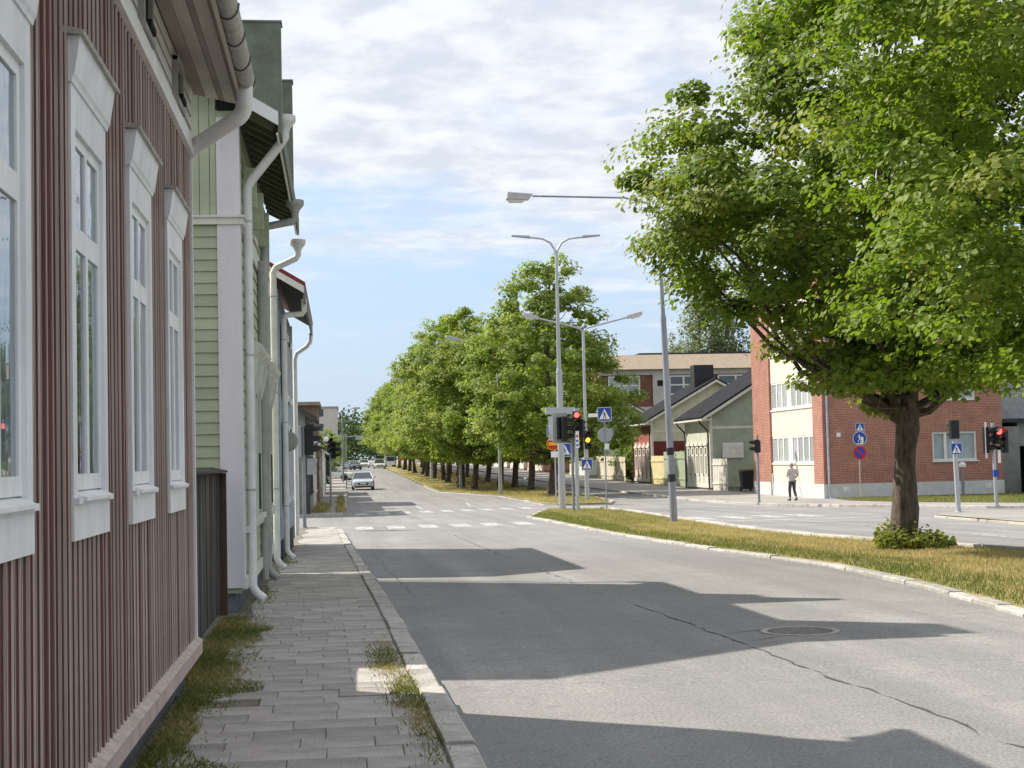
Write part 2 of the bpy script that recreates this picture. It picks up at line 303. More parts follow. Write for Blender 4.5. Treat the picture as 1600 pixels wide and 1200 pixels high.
while y < 45.4:
    x1 = lkx(y)-.185; x0 = -.98+.05*math.sin(y*1.7); pw = .40; xs = x1
    first = True; rd = R.choice((.29, .30, .30, .31))
    while xs > x0+.1:
        wdt = (pw*.5 if (row % 2 and first) else pw); first = False
        if R.random() < .35: wdt *= R.uniform(.7, 1.35)
        wdt = min(wdt, xs-x0)
        if wdt < .12: break
        cx = xs-wdt/2; xs -= wdt
        tw = round((wdt-.0035)/2, 3); tz = R.gauss(0, .0022); rx, ry = R.gauss(0, .007), R.gauss(0, .004)
        if R.random() < .09: tz -= .011
        if R.random() < .05: rx += .03
        if nsl < 298:
            key = tw
            if key not in SM:
                ob = slab_mesh(tw, .1480).build('paver', paver, walk, world=False); SM[key] = ob.data
            else: ob = mesh_obj('paver', SM[key], walk, False)
            ob.location = (cx, y+.15, g(y+.15)+.102+tz); ob.rotation_euler = (rx, ry, R.gauss(0, .006)); nsl += 1
        else:
            s = slab_mesh(tw, .1480); s2 = Matrix.Translation((cx, y+.15, g(y+.15)+.102+tz)) @ Matrix.Rotation(rx, 4, 'X')
            rest.add([s2 @ Vector(p) for p in s.v], s.f)
    y += rd; row += 1
o = rest.build('paving', paver, walk, world=False); o['kind'] = 'stuff'

# -------- far-left pavement
sheet('pavement_far', [(-3, 66), (-.6, 66), (-.05, 67), (.12, 70), (.15, 80), (.4, 120), (.75, 175), (1.0, 264), (1.2, 400), (-30, 400), (-30, 66)], .09, concwalk)
kerb('kerb_far', [(-3, 65.85), (-.6, 65.85), (.05, 66.8), (.25, 70), (.3, 80), (.55, 120)], side=1, L=1.6)

# -------- near grass median
M1 = [(6.3, 4), (6.45, 11), (6.6, 14.1), (7.05, 17.64), (7.42, 22.5), (7.0, 28.4), (6.7, 37.5), (6.8, 47.4), (6.78, 55.2), (7.2, 57.2), (8.0, 61.5), (8.9, 66.2), (9.6, 67.4), (10.8, 67.3), (11.6, 65), (11.5, 58), (10.7, 46), (10.35, 38), (10.35, 32), (10.9, 28.4), (11.6, 24), (11.8, 4)]
median = sheet('median', [(x+.15, y) for x, y in M1[:9]]+[(7.35, 57.1), (8.15, 61.4), (9.05, 66.0), (9.65, 67.2), (10.75, 67.1), (11.45, 65)]+[(x-.12, y) for x, y in M1[15:]], .045, dryturf)
kerb('median_kerb', [(x, y) for x, y in M1[:14]], side=-1, L=.9, h=.05, m=mat('kerb_pale', (.42, .40, .37), .9, .14, 6, .7, 40, objvar=.2, dirt=.4, dirtcol=(.28, .27, .22)), wid=.18, jit=1.2)
kerb('median_kerb_back', M1[13:], side=-1, L=1.5, h=.11)
# -------- long avenue median
M2 = [(10.9, 75.4), (10.35, 76.6), (10.3, 84.6), (9.9, 95), (8.3, 103.7), (7.1, 109.5), (7.25, 150), (7.4, 256), (7.5, 330), (15.2, 330), (15.2, 104), (14.8, 87), (14.4, 78.6), (13.6, 75.5)]
sheet('avenue_median', M2, .10, dryturf)
kerb('avenue_kerb', [(13.6, 75.5)]+M2[:6]+[(7.15, 130)], side=-1, L=1.2, h=.07, m=MATS['kerb_pale'], wid=.2)
kerb('avenue_kerb_back', [(15.2, 140), (15.2, 104), (14.8, 87), (14.4, 78.6), (13.6, 75.5)], side=-1, L=2.4, h=.11)
# -------- pavements on the far side
RS = [(18.3, 420), (18.3, 74), (18.1, 66), (18.5, 62.5), (19.8, 58.5), (21.3, 54.6), (22.6, 50.8), (24.5, 49.2), (32, 48.6), (80, 48.2), (80, 72), (24, 72), (24, 420)]
sheet('pavement_opposite', RS, .09, concwalk)
kerb('kerb_opposite', [(18.3, 150), (18.3, 74), (18.1, 66), (18.5, 62.5), (19.8, 58.5), (21.3, 54.6), (22.6, 50.8), (24.5, 49.2), (32, 48.6), (50, 48.4)], side=-1 if False else 1, L=2.0, h=.11)
sheet('lawn', [(24.0, 71.7), (22.9, 66), (23.2, 60), (25.5, 54), (40, 53), (80, 53), (80, 71.7)], .115, greenturf)
RN = [(17.55, 43.2), (17.2, 39.5), (16.8, 35.6), (16.4, 28), (16.2, 4), (60, 4), (60, 42), (30, 44.5), (20, 44.9), (18.4, 44.7)]
sheet('pavement_corner', RN, .09, concwalk)
kerb('kerb_corner', [(16.2, 20), (16.4, 28), (16.8, 35.6), (17.2, 39.5), (17.55, 43.2), (18.4, 44.9), (20, 45.1), (30, 44.7)], side=-1, L=1.2, h=.07, m=mat('kerb_sandy', (.44, .40, .34), .9, .1, 6, .4, 60, objvar=.12), wid=.2)
# -------- white road paint, worn
def paintmat():
    m = mat('road_paint', (.62, .62, .60), .8, .12, 1.5); t = m.node_tree
    tr = t.nodes.new('ShaderNodeBsdfTransparent'); mx = t.nodes.new('ShaderNodeMixShader'); n = t.nodes.new('ShaderNodeTexNoise'); n.inputs['Scale'].default_value = 5; n.inputs['Detail'].default_value = 12; n.inputs['Roughness'].default_value = .8
    tcn = t.nodes.new('ShaderNodeTexCoord'); t.links.new(tcn.outputs['Object'], n.inputs['Vector'])
    r = t.nodes.new('ShaderNodeMapRange'); r.inputs[1].default_value = .42; r.inputs[2].default_value = .60; r.inputs[3].default_value = .95; r.inputs[4].default_value = .12; t.links.new(n.outputs[0], r.inputs[0])
    t.links.new(r.outputs[0], mx.inputs[0]); t.links.new(tr.outputs[0], mx.inputs[1]); t.links.new(t.nodes['Principled BSDF'].outputs[0], mx.inputs[2]); t.links.new(mx.outputs[0], t.nodes['Material Output'].inputs[0]); return m
paint = paintmat()
def mark(x0, x1, y0, y1, sk=0.0, name='crossing_stripe'):
    mb = MB(); n = max(1, int((y1-y0)/4)); vs = []
    for i in range(n+1):
        yy = y0+(y1-y0)*i/n
        for x in (x0, x1): vs.append((x+sk*(yy-y0), yy, g(yy)+.005))
    mb.add(vs, [(2*i, 2*i+1, 2*i+3, 2*i+2) for i in range(n)])
    return mb.build(name, paint, road, world=False)
for k in range(6): mark(.45+k*1.02, 1.0+k*1.02, 46.4+.12*k, 49.4+.12*k)
for k in range(9): mark(.65+k*1.0, 1.2+k*1.0, 66.3+.55*k, 70.6+.5*k)
for k in range(4): mark(11.4+k*1.2, 12.0+k*1.2, 47.0, 50.2)
for y0 in (22, 29, 36, 56, 84, 93, 102, 114, 126, 138, 150): mark(13.75, 13.87, y0, y0+3, name='lane_dash')
mark(10.75, 10.85, 33, 42, name='edge_line'); mark(17.0, 17.1, 68, 110, name='edge_line'); mark(6.6, 6.72, 78, 84, .06, 'turn_line'); mark(4.0, 4.12, 76, 82, .0, 'lane_dash')
mark(11.2, 16.6, 44.9, 45.3, name='stop_line')
# -------- joint crack down the middle of the near carriageway, patches, manhole
crackm = mat('bitumen_crack', (.085, .082, .078), .8, .2, 12)
def crack(pts, wd, name='asphalt_crack'):
    L = []
    for (x0, y0), (x1, y1) in zip(pts[:-1], pts[1:]):
        n = max(2, int(abs(y1-y0)+abs(x1-x0))*7)
        for i in range(n): L.append((x0+(x1-x0)*i/n, y0+(y1-y0)*i/n))
    L.append(pts[-1]); vs = []; off = 0
    for i, (x, y) in enumerate(L):
        off = off*.75+R.gauss(0, .02); ww = wd*max(.06, R.gauss(.75, .55))*(.25 if math.sin(i*.045+x)+math.sin(i*.11) > .7 else 1)
        d = Vector(L[min(i+1, len(L)-1)])-Vector(L[max(i-1, 0)]); d.normalize(); q = Vector((-d.y, d.x))
        for s in (-.5, .5): vs.append((x+q.x*(off+s*ww), y+q.y*(off+s*ww), g(y)+.004))
    MB().add(vs, [(2*i, 2*i+1, 2*i+3, 2*i+2) for i in range(len(L)-1)]).build(name, crackm, road, world=False)
crack([(3.62, 5.5), (3.6, 7.75), (3.57, 9.0), (3.46, 10.5), (3.47, 12.7), (3.36, 13.9), (3.32, 16.7), (3.2, 22), (3.13, 25), (3.0, 34), (2.9, 44)], .021)
crack([(3.47, 12.9), (3.8, 13.1), (4.0, 13.2)], .018); crack([(3.4, 13.6), (3.9, 13.9), (4.6, 14.0)], .015); crack([(.95, 15), (.8, 24), (.6, 33)], .01)
ir = mat('cast_iron', (.24, .225, .21), .55, .15, 20, .3, 60, metal=.6)
mh = empty('manhole_cover', (4.18, 13.55, g(13.55)), label='round cast iron manhole cover set in the asphalt of the near carriageway', cat='manhole')
mb = MB(); mb.lathe((4.18, 13.55, g(13.55)), [(.36, -.02), (.36, .012), (.305, .012), (.305, .002), (.001, .002)], 40); mb.build('frame', mat('iron_ring', (.42, .39, .36), .6, .1, 20, metal=.4), mh)
for i in range(-5, 6):
    wz = math.sqrt(max(.001, .285**2-(i*.052)**2)); zz = g(13.55)
    MB().box(4.18-wz, 4.18+wz, 13.55+i*.052-.017, 13.55+i*.052+.017, zz+.002, zz+.013).build('rib', ir, mh)

# -------- grass blades (uncountable)
grassm = leafmat('grass_blades', (.065, .095, .02), (.17, .20, .05), (.50, .40, .20), .25)
def blades(name, pts, hmin, hmax, wdt, dry, m=grassm, parent=None, seed=1, lean=.5):
    """pts: Nx3 root points; one thin bent blade (two triangles) each"""
    rng = np.random.default_rng(seed); n = len(pts); h = rng.uniform(hmin, hmax, n)*rng.uniform(.5, 1, n); a = rng.uniform(0, 2*np.pi, n)
    u = np.stack([np.cos(a), np.sin(a), np.zeros(n)], 1); b = rng.uniform(0, 2*np.pi, n); le = rng.uniform(.1, lean, n)[:, None]*h[:, None]*np.stack([np.cos(b), np.sin(b), np.zeros(n)], 1)
    up = np.array([0, 0, 1.])[None]*h[:, None]
    V = np.stack([pts-u*wdt/2, pts+u*wdt/2, pts+le*.4+up*.6+u*wdt*.3, pts+le+up], 1).reshape(-1, 3)
    I = (np.arange(n)*4)[:, None]; F = np.concatenate([I+0, I+1, I+2, I+0, I+2, I+3], 1).reshape(-1)
    me = bpy.data.meshes.new(name); me.vertices.add(4*n); me.vertices.foreach_set('co', V.ravel()); me.loops.add(6*n); me.loops.foreach_set('vertex_index', F)
    me.polygons.add(2*n); me.polygons.foreach_set('loop_start', np.arange(2*n)*3); me.update(calc_edges=True)
    t = np.repeat(rng.uniform(0, 1, n), 2); ag = np.repeat(np.clip(dry+rng.normal(0, .25, n), 0, 1), 2)
    for nm, v in (('tint', t), ('age', ag)):
        at = me.attributes.new(nm, 'FLOAT', 'FACE'); at.data.foreach_set('value', v.astype(np.float32))
    me.materials.append(m); o = mesh_obj(name, me, parent, False); return o
def inpoly(px, py, poly):
    ins = np.zeros(len(px), bool); j = len(poly)-1
    for i in range(len(poly)):
        xi, yi = poly[i]; xj, yj = poly[j]
        c = ((yi > py) != (yj > py)) & (px < (xj-xi)*(py-yi)/(yj-yi+1e-12)+xi); ins ^= c; j = i
    return ins
gY = np.vectorize(g)
rng = np.random.default_rng(3)
def scatter_poly(poly, n, dens=None, zo=.09):
    xs = [p[0] for p in poly]; ys = [p[1] for p in poly]; x = rng.uniform(min(xs), max(xs), n*3); y = rng.uniform(min(ys), max(ys), n*3)
    k = inpoly(x, y, poly)
    if dens is not None: k &= rng.uniform(0, 1, len(x)) < dens(x, y)
    x, y = x[k][:n], y[k][:n]; return np.stack([x, y, gY(y)+zo], 1)
def wave(x, y): return .5+.5*np.sin(x*1.3+1.7*np.sin(y*.35))*np.sin(y*.55+x*.4)
# the median: greener along the kerb, straw-coloured in the middle
M1v = [(6.62, 11)]+[(x+.2, y) for x, y in M1[2:12]]+[(9.5, 67), (11.2, 65), (11.2, 58), (10.5, 46), (10.1, 38), (10.1, 32), (10.6, 28.4), (11.3, 24), (11.6, 11)]
pts = scatter_poly(M1v, 130000, lambda x, y: np.clip(1.6-y/55, .25, 1), .035)
edge = np.interp(pts[:, 1], [p[1] for p in M1[:9]], [p[0] for p in M1[:9]])
px_, py_ = pts[:, 0], pts[:, 1]
pat = .5*np.sin(px_*3.1+1.3*np.sin(py_*1.1))*np.sin(py_*.9+px_)+.35*np.sin(px_*7+py_*2.3)*np.sin(py_*3.1-px_*2)
dry = np.clip((px_-edge-.7+.5*pat)/1.1, 0, 1)*.62+.30*pat+.04-np.clip((pts[:, 1]-38)/10, 0, 1)*.35
b = blades('grass', pts, .04, .10, .011, dry, seed=4); tag(b, 'green and straw-dry grass growing on the near median', 'grass', kind='stuff')
M2v = [(x+.2 if x < 11 else x-.2, y) for x, y in M2[:7]]+[(7.5, 200), (15, 200), (15, 104), (14.6, 87), (14.2, 78.6), (13.5, 75.8)]
pts = scatter_poly(M2v, 45000, lambda x, y: np.clip(1.7-y/130, .15, 1))
b = blades('grass', pts, .06, .13, .03, .45+.3*np.sin(pts[:, 0])*np.sin(pts[:, 1]*.2), seed=5); tag(b, 'patchy yellow-green grass under the avenue trees', 'grass', kind='stuff')
# weeds along the red house foot and in the pavement
P = []
for k in range(22000):
    y = R.uniform(6.5, 16.2); x = (-1.04 if y < 10.7 else -1.22)+abs(R.gauss(0, .13))*(1.1 if y < 10.7 else 1.7)
    if x < -.5 and R.random() < .3+.7*max(0, math.sin(y*2.1+1)): P.append((x, y, g(y)+.07))
for (cx, cy, sx, sy, n) in ((.33, 11.9, .07, .5, 4500), (.40, 10.1, .06, .45, 3000), (.45, 8.7, .05, .6, 2600), (-.93, 18.5, .06, .8, 1500), (-.9, 26.3, .1, .5, 900), (-.90, 13.6, .1, 1.1, 5000), (-.93, 11.2, .12, .8, 4500)):
    for k in range(n): yy = R.gauss(cy, sy); P.append((R.gauss(cx, sx), yy, g(yy)+.08))
for k in range(30000):
    y = R.uniform(6.8, 15.8); w_ = .26+.16*math.sin(y*1.9)+.10*math.sin(y*4.3+1); x = (-1.03 if y < 10.7 else -1.2)+R.uniform(0, 1)**1.4*max(.05, w_+(.12 if y > 10.7 else 0))
    P.append((x, y, g(y)+.085))
P = np.array(P); b = blades('weeds', P, .02, .065, .006, np.where(P[:, 0] > 0, .25, .15)+.25*np.sin(P[:, 1]*3), seed=6, lean=.9); tag(b, 'weeds and grass tufts sprouting along the wall foot and between pavers', 'weeds', kind='stuff')
pts = scatter_poly([(24.0, 71.4), (23.2, 66), (23.4, 60), (25.7, 54.3), (34, 53.3), (34, 71.4)], 22000)
b = blades('grass', pts, .06, .12, .03, .1, seed=7); tag(b, 'mown green grass in front of the brick gable', 'grass', kind='stuff')
P = []
for k in range(1500):
    yy = R.uniform(67, 100); P.append((R.gauss(.02, .1), yy, g(yy)+.09))
for k in range(2500):
    yy = R.uniform(70, 84); P.append((R.gauss(-1.0, .18), yy, g(yy)+.09))
P = np.array(P); b = blades('weeds', P, .1, .35, .03, .45, seed=8); tag(b, 'rough weeds beside the far-left pavement past the side street', 'weeds', kind='stuff')
# ================================================================ wooden houses on the left
white = mat('white_paint', (.80, .81, .80), .55, .05, 4, .15, 40, stretch=(1, 1, .25), dirt=.35, dirtcol=(.45, .45, .43))
whitetrim = mat('cool_white_trim', (.74, .76, .77), .6, .06, 5, .15, 50, stretch=(1, 1, .3), dirt=.3, dirtcol=(.40, .41, .42))
redboard = mat('red_board', (.200, .108, .090), .8, .18, 6, .4, 90, objvar=.16, stretch=(1, 1, .08), dirt=.25, dirtcol=(.22, .13, .11))
redbatten = mat('worn_red_batten', (.200, .110, .092), .8, .14, 8, .3, 90, objvar=.12, stretch=(1, 1, .1))
redworn = mat('rubbed_edge', (.58, .50, .44), .85, .12, 14, objvar=.25, stretch=(1, 1, .1), dirt=.4, dirtcol=(.25, .14, .12))
redtrim = mat('faded_red_trim', (.47, .375, .345), .8, .10, 3, .2, 60)
plinthm = mat('grey_plinth', (.10, .105, .115), .9, .15, 4, .4, 50)
soffit = mat('soffit_beige', (.50, .47, .41), .8, .12, 2.5, .2, 50, stretch=(1, .15, 1), dirt=.35, dirtcol=(.33, .29, .23))
soffit2 = mat('soffit_brown', (.30, .265, .225), .85, .12, 3, stretch=(1, .2, 1))
zinc = mat('aged_zinc', (.40, .39, .355), .6, .14, 7, .15, 40, metal=.25, dirt=.6, dirtcol=(.24, .225, .19))
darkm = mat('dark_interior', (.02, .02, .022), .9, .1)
tarroof = mat('dark_felt_roof', (.05, .052, .058), .85, .15, 2, .3, 40)
glass = glassy('window_glass')
curtain = mat('curtain', (.62, .62, .60), .9, .10, 6, stretch=(1, 6, 1))
pipew = mat('white_pipe', (.76, .76, .75), .5, .05, 5, dirt=.35, dirtcol=(.42, .42, .40))

# ---------------------------------------- red house
WX = -1.125; KS = .905
GT = Matrix.Translation((0, 0, .152)) @ Matrix.Scale(KS, 4)     # house model to site: storey height 3.6 m, floor raised on its plinth
rh = empty('red_house', (-4.2, 3.6, 0), label='red board-and-batten wooden house with white windows, closest on the left', cat='house')
MB().box(-8.1, WX-.03, -9, 11.80, .1, 4.60).build('wall', mat('red_backing', (.10, .045, .038), .85), rh)
MB().box(-8.0, WX-.075, -8.9, 11.72, -.55, .19).build('plinth', plinthm, rh)
f = Face((WX, 0, 0), (0, 1, 0), (1, 0, 0))
mb = MB(); mb.prism([(WX-.03, -9, .175), (WX+.055, -9, .175), (WX+.055, -9, .265), (WX-.03, -9, .315)], (0, 20.83, 0)); mb.build('water_board', redtrim, rh); MB().prism([(WX-.02, -9, .312), (WX+.058, -9, .264), (WX+.060, -9, .270), (WX-.018, -9, .320)], (0, 20.84, 0)).build('worn_arris', redworn, rh)
WIN = [4.66+1.79*k for k in range(-2, 4)]; WW, WB, WT = .95, 1.30, 3.45
def blocked(y0, y1, pad=.0):
    for a in WIN:
        if y1 > a-pad and y0 < a+WW+pad: return a
    return None
y = 3.0; pitch = .122
bmesh_cache = {}
def vboard(name, y0, y1, z0, z1, n0, n1, m):
    k = (name, round(y1-y0, 4), round(z1-z0, 3))
    if k not in bmesh_cache:
        mb = MB(Matrix.Scale(KS, 4)).box(n0, n1, 0, y1-y0, 0, z1-z0); bmesh_cache[k] = mb.build(name, m, rh, world=True, bevel=.0015 if name == 'board' else 0); ob = bmesh_cache[k]
    else: ob = mesh_obj(name, bmesh_cache[k].data, rh, True)
    ob.location = GT @ Vector((WX, y0, z0)); return ob
yy = 3.0
while yy < 11.80:
    a, b = yy, min(yy+pitch, 11.80); w_ = blocked(a+.02, b-.02, -.005)
    segs = [(.30, 4.0)] if w_ is None else [(.30, WB), (WT, 4.0)]
    for z0, z1 in segs: vboard('board', a+.002, b-.002, z0, z1, -.02, 0, redboard)
    c = b; w2 = blocked(c-.012, c+.012, .0)
    if c < 11.76:
        for z0, z1 in ([(.302, 3.998)] if w2 is None else [(.302, WB), (WT+.02, 3.998)]):
            ob = vboard('batten', c-.015, c+.015, z0, z1, -.005, .0125, redbatten)
            for j in (c-.0165, c+.0115):
                if R.random() < .88: vboard('worn_edge', j, j+.005, z0+.003, z1-.003, .0072, .0142, redworn)
    yy += pitch
# unseen stretch of cladding beside and behind the camera
MB().box(WX-.03, WX, -9, 3.0, .30, 4.0).build('cladding', redboard, rh)
MB().box(WX-.12, WX+.022, 11.772, 11.82, .30, 4.0).build('corner_board', whitetrim, rh)
# frieze, attic band with small lights
MB().box(WX-.02, WX+.045, -9, 11.83, 4.0, 4.115).build('frieze', white, rh)
MB().box(WX-.03, WX+.012, -9, 11.81, 4.115, 4.56).build('attic_band', mat('attic_white', (.64, .635, .61), .6, .06, 3), rh)
for k in range(3): MB().box(WX+.012, WX+.02, -9, 11.80, 4.215+k*.105, 4.223+k*.105).build('panel_line', mat('grey_line', (.28, .27, .25), .8), rh)
for y0 in (5.15, 6.94, 8.73, 10.52):
    fr = MB(); f.box(fr, y0, y0+.46, 4.13, 4.17, .013, .06); f.box(fr, y0, y0+.05, 4.17, 4.46, .013, .05); f.box(fr, y0+.41, y0+.46, 4.17, 4.46, .013, .05); f.box(fr, y0, y0+.46, 4.43, 4.47, .013, .055)
    at = fr.build('attic_window', mat('grey_frame', (.36, .355, .35), .7), rh)
    mb = MB(); f.box(mb, y0+.05, y0+.41, 4.17, 4.43, .013, .022); mb.build('pane', darkm, at)
    mb = MB(); f.box(mb, y0+.12, y0+.36, 4.18, 4.22, .05, .075); mb.build('vent_slot', darkm, at)
def red_window(y0):
    fr = MB()
    for (a, b, c, d, e, h) in ((0, .10, 1.48, 3.24, -.03, .022), (WW-.10, WW, 1.48, 3.24, -.03, .022), (.10, WW-.10, 3.06, 3.24, -.03, .022)): f.box(fr, y0+a, y0+b, c, d, e, h)
    wd = fr.build('window', whitetrim, rh)
    # entablature flaring outwards below a metal cap
    mb = MB(); mb.prism([f.p(y0-.02, 3.235, -.02), f.p(y0-.02, 3.235, .030), f.p(y0-.02, 3.255, .034), f.p(y0-.02, 3.27, .042), f.p(y0-.02, 3.43, .066), f.p(y0-.02, 3.43, -.02)], (0, WW+.04, 0)); mb.build('hood', whitetrim, wd)
    mb = MB(); mb.prism([f.p(y0-.05, 3.435, -.02), f.p(y0-.05, 3.428, .084), f.p(y0-.05, 3.446, .088), f.p(y0-.05, 3.47, -.02)], (0, WW+.10, 0)); mb.build('hood_flashing', zinc, wd)
    mb = MB(); mb.prism([f.p(y0+.10, 1.475, -.03), f.p(y0+.10, 1.465, .06), f.p(y0+.10, 1.48, .06), f.p(y0+.10, 1.515, -.03)], (0, WW-.20, 0)); mb.build('sill', white, wd)
    mb = MB(); f.box(mb, y0-.01, y0+WW+.01, 1.30, 1.455, -.01, .025); mb.build('apron', white, wd)
    mb = MB(); f.box(mb, y0-.005, y0+WW+.005, 1.455, 1.48, -.02, .045); mb.build('apron_cap', whitetrim, wd)
    sa = MB()
    u0, u1, v0, v1 = y0+.10, y0+WW-.10, 1.51, 3.06
    for (a, b, c, d) in ((u0, u0+.05, v0, v1), (u1-.05, u1, v0, v1), (u0, u1, v0, v0+.07), (u0, u1, v1-.05, v1), (u0, u1, 2.555, 2.655)): f.box(sa, a, b, c, d, -.030-.001*R.random(), .004-.001*R.random())
    um = (u0+u1)/2
    f.box(sa, um-.03, um+.03, v0+.07, 2.555, -.028, .006); f.box(sa, um-.025, um+.025, 2.655, v1-.05, -.027, .005)
    sash = sa.build('sash', white, wd)
    for (a, b, c, d) in ((u0+.05, um-.03, v0+.07, 2.555), (um+.03, u1-.05, v0+.07, 2.555), (u0+.05, um-.025, 2.655, v1-.05), (um+.025, u1-.05, 2.655, v1-.05)):
        mb = MB(); f.box(mb, a, b, c, d, -.0085, -.006); mb.build('pane', glass, wd)
    mb = MB(); f.box(mb, u0, u1, v0, v1, -.0296, -.0290); ob = mb.build('backing', mat('room_dim', (.16, .165, .17), .95, .15, 3), wd)
    cu = MB(); 
    for s in (u0+.05, u1-.25):
        pts = [(s+i*.02, -.022+.004*math.sin(i*1.9)) for i in range(11)]
        cu.add([f.p(a, zz, b) for a, b in pts for zz in (v0+.07, v1-.05)], [(2*i, 2*i+2, 2*i+3, 2*i+1) for i in range(10)])
    cu.build('curtain', curtain, wd)
for y0 in WIN[1:]: red_window(y0)
# roof, soffit boards, gutter, downpipe
zr = 4.60; rf = MB()
rf.prism([(-.66, -9.4, 4.50), (-4.6, -9.4, 6.9), (-8.6, -9.4, 4.50), (-8.6, -9.4, 4.58), (-4.6, -9.4, 7.0), (-.66, -9.4, 4.58)], (0, 21.55, 0)); roof = rf.build('roof', tarroof, rh)
MB().prism([(WX-.05, 11.79, 4.58), (-4.6, 11.79, 6.82), (-8.1, 11.79, 4.58)], (0, -.2, 0)).build('gable', redboard, rh)
for k, (x0, x1, mm) in enumerate(((-1.10, -1.005, soffit2), (-1.002, -.905, soffit), (-.90, -.86, soffit2), (-.857, -.765, soffit), (-.762, -.725, soffit2))):
    za, zb = 4.535+(x0+1.1)*-.22, 4.535+(x1+1.1)*-.22
    MB().hexa([(x0, -9.3, za), (x1, -9.3, zb), (x1, 11.95, zb), (x0, 11.95, za), (x0, -9.3, za+.03), (x1, -9.3, zb+.03), (x1, 11.95, zb+.03), (x0, 11.95, za+.03)]).build('soffit_board', mm, rh)
MB().box(-.725, -.70, -9.3, 11.97, 4.40, 4.53).build('fascia', soffit, rh)
gt = MB(); n = 9; ring = []
for yv in (-9.3, 11.42):
    for k in range(n): a = math.pi*(1+k/(n-1)); ring.append((-.655+.068*math.cos(a), yv, 4.50+.10*math.sin(a)))
gt.add(ring, [(k, k+1, n+k+1, n+k) for k in range(n-1)]+[tuple(range(n)), tuple(range(2*n-1, n-1, -1))]); gut = gt.build('gutter', zinc, rh, True)
for k in range(9):
    yv = 11.3-k*.62; pts = [(-.655+.073*math.cos(math.pi*(1+j/10)), yv, 4.50+.105*math.sin(math.pi*(1+j/10))) for j in range(11)]
    MB().tube(pts, .007, 5).build('gutter_strap', mat('strap_dark', (.13, .125, .11), .7), gut)
dp = [(-.66, 11.28, 4.44), (-.66, 11.28, 4.37), (-.662, 11.285, 4.32)]
for k in range(9):
    a = rad(72*k/8); dp.append((-.665-.11*(1-math.cos(a)), 11.29+.07*(k/8), 4.31-.115*math.sin(a)))
dp += [(-.90, 11.52, 4.135), (-1.09, 11.72, 4.06), (-1.17, 11.87, 4.0), (-1.18, 11.90, 3.8), (-1.18, 11.90, .25)]
dpo = MB().tube(dp, .060, 14).build('downpipe', pipew, rh, True)
for k in range(1, 9):
    MB().tube([Vector(dp[2+k])-(Vector(dp[3+k])-Vector(dp[1+k])).normalized()*.006, Vector(dp[2+k])+(Vector(dp[3+k])-Vector(dp[1+k])).normalized()*.006], .064, 14).build('elbow_ring', pipew, dpo, True)

GT = None
# ---------------------------------------- weathered board fence between the houses
oldwood = mat('weathered_wood', (.085, .078, .072), .9, .25, 6, .5, 50, objvar=.25, stretch=(1, 1, .1))
rustwood = mat('brown_rotten_wood', (.085, .055, .038), .9, .3, 8, .5, 60, stretch=(1, 1, .1), dirt=.7, dirtcol=(.02, .018, .016))
fe = empty('board_fence', (-1.3, 13.5, 0), label='dark weathered board fence closing the gap after the red house', cat='fence')
yv = 10.8; k = 0
while yv < 16.45:
    wv = R.uniform(.11, .15); zt = 1.53+R.uniform(-.02, .02)
    MB().box(-1.31, -1.285+R.uniform(-.006, .006), yv, min(yv+wv-.008, 16.46), .05, zt).build('board', rustwood if k % 5 == 3 else oldwood, fe); yv += wv; k += 1
MB().hexa([(-1.36, 10.8, 1.57), (-1.20, 10.8, 1.53), (-1.20, 16.45, 1.53), (-1.36, 16.45, 1.57), (-1.36, 10.8, 1.59), (-1.20, 10.8, 1.55), (-1.20, 16.45, 1.55), (-1.36, 16.45, 1.59)]).build('cap_board', oldwood, fe)
for z in (.4, 1.3): MB().box(-1.36, -1.315, 10.8, 16.4, z, z+.09).build('rail', oldwood, fe)
MB().box(-1.30, -1.215, 16.36, 16.44, -.05, 1.525).build('post', rustwood, fe)

# ---------------------------------------- pale green two-storey house
lap = mat('pale_green_board', (.43, .48, .335), .7, .06, 3, .15, 60, objvar=.05, stretch=(.3, 1, 1), dirt=.2, dirtcol=(.36, .40, .28))
lapdark = mat('green_roof_metal', (.17, .195, .145), .65, .12, 3, .1, 20, dirt=.7, dirtcol=(.07, .08, .06))
creamg = mat('cream_trim', (.68, .69, .62), .65, .06, 4, .1, 40, stretch=(1, 1, .4), dirt=.3, dirtcol=(.40, .41, .34))
lilac = mat('white_corner_board', (.74, .72, .745), .6, .04, 3, stretch=(1, 1, .2))
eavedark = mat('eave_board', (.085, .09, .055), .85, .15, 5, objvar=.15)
GX, GY0, GY1 = -1.06, 16.6, 23.5; zg = g(16.6)
gh = empty('pale_green_house', (-6.4, 20.0, g(20)), label='pale green wooden house with white corner board and open bracketed eaves, second on the left', cat='house')
MB().box(-11.7, GX-.02, GY0+.02, GY1, zg+.3, 5.5).build('wall', lap, gh)
MB().box(-11.6, GX-.09, GY0+.08, GY1-.05, -.5, zg+.33).build('plinth', mat('blue_grey_plinth', (.13, .145, .165), .9, .15, 3, .4, 40), gh)
z = .55
kk = 0
while z < 4.2:
    MB().hexa([(-3.6, GY0-.016, z), (GX-.23, GY0-.016, z), (GX-.23, GY0+.02, z), (-3.6, GY0+.02, z), (-3.6, GY0-.002, z+.124), (GX-.23, GY0-.002, z+.124), (GX-.23, GY0+.02, z+.124), (-3.6, GY0+.02, z+.124)]).build('lap_board', lap, gh); z += .127; kk += 1
MB().box(-3.6, GX-.23, GY0-.012, GY0+.02, .3, .55).build('base_board', creamg, gh)
xv = -3.6
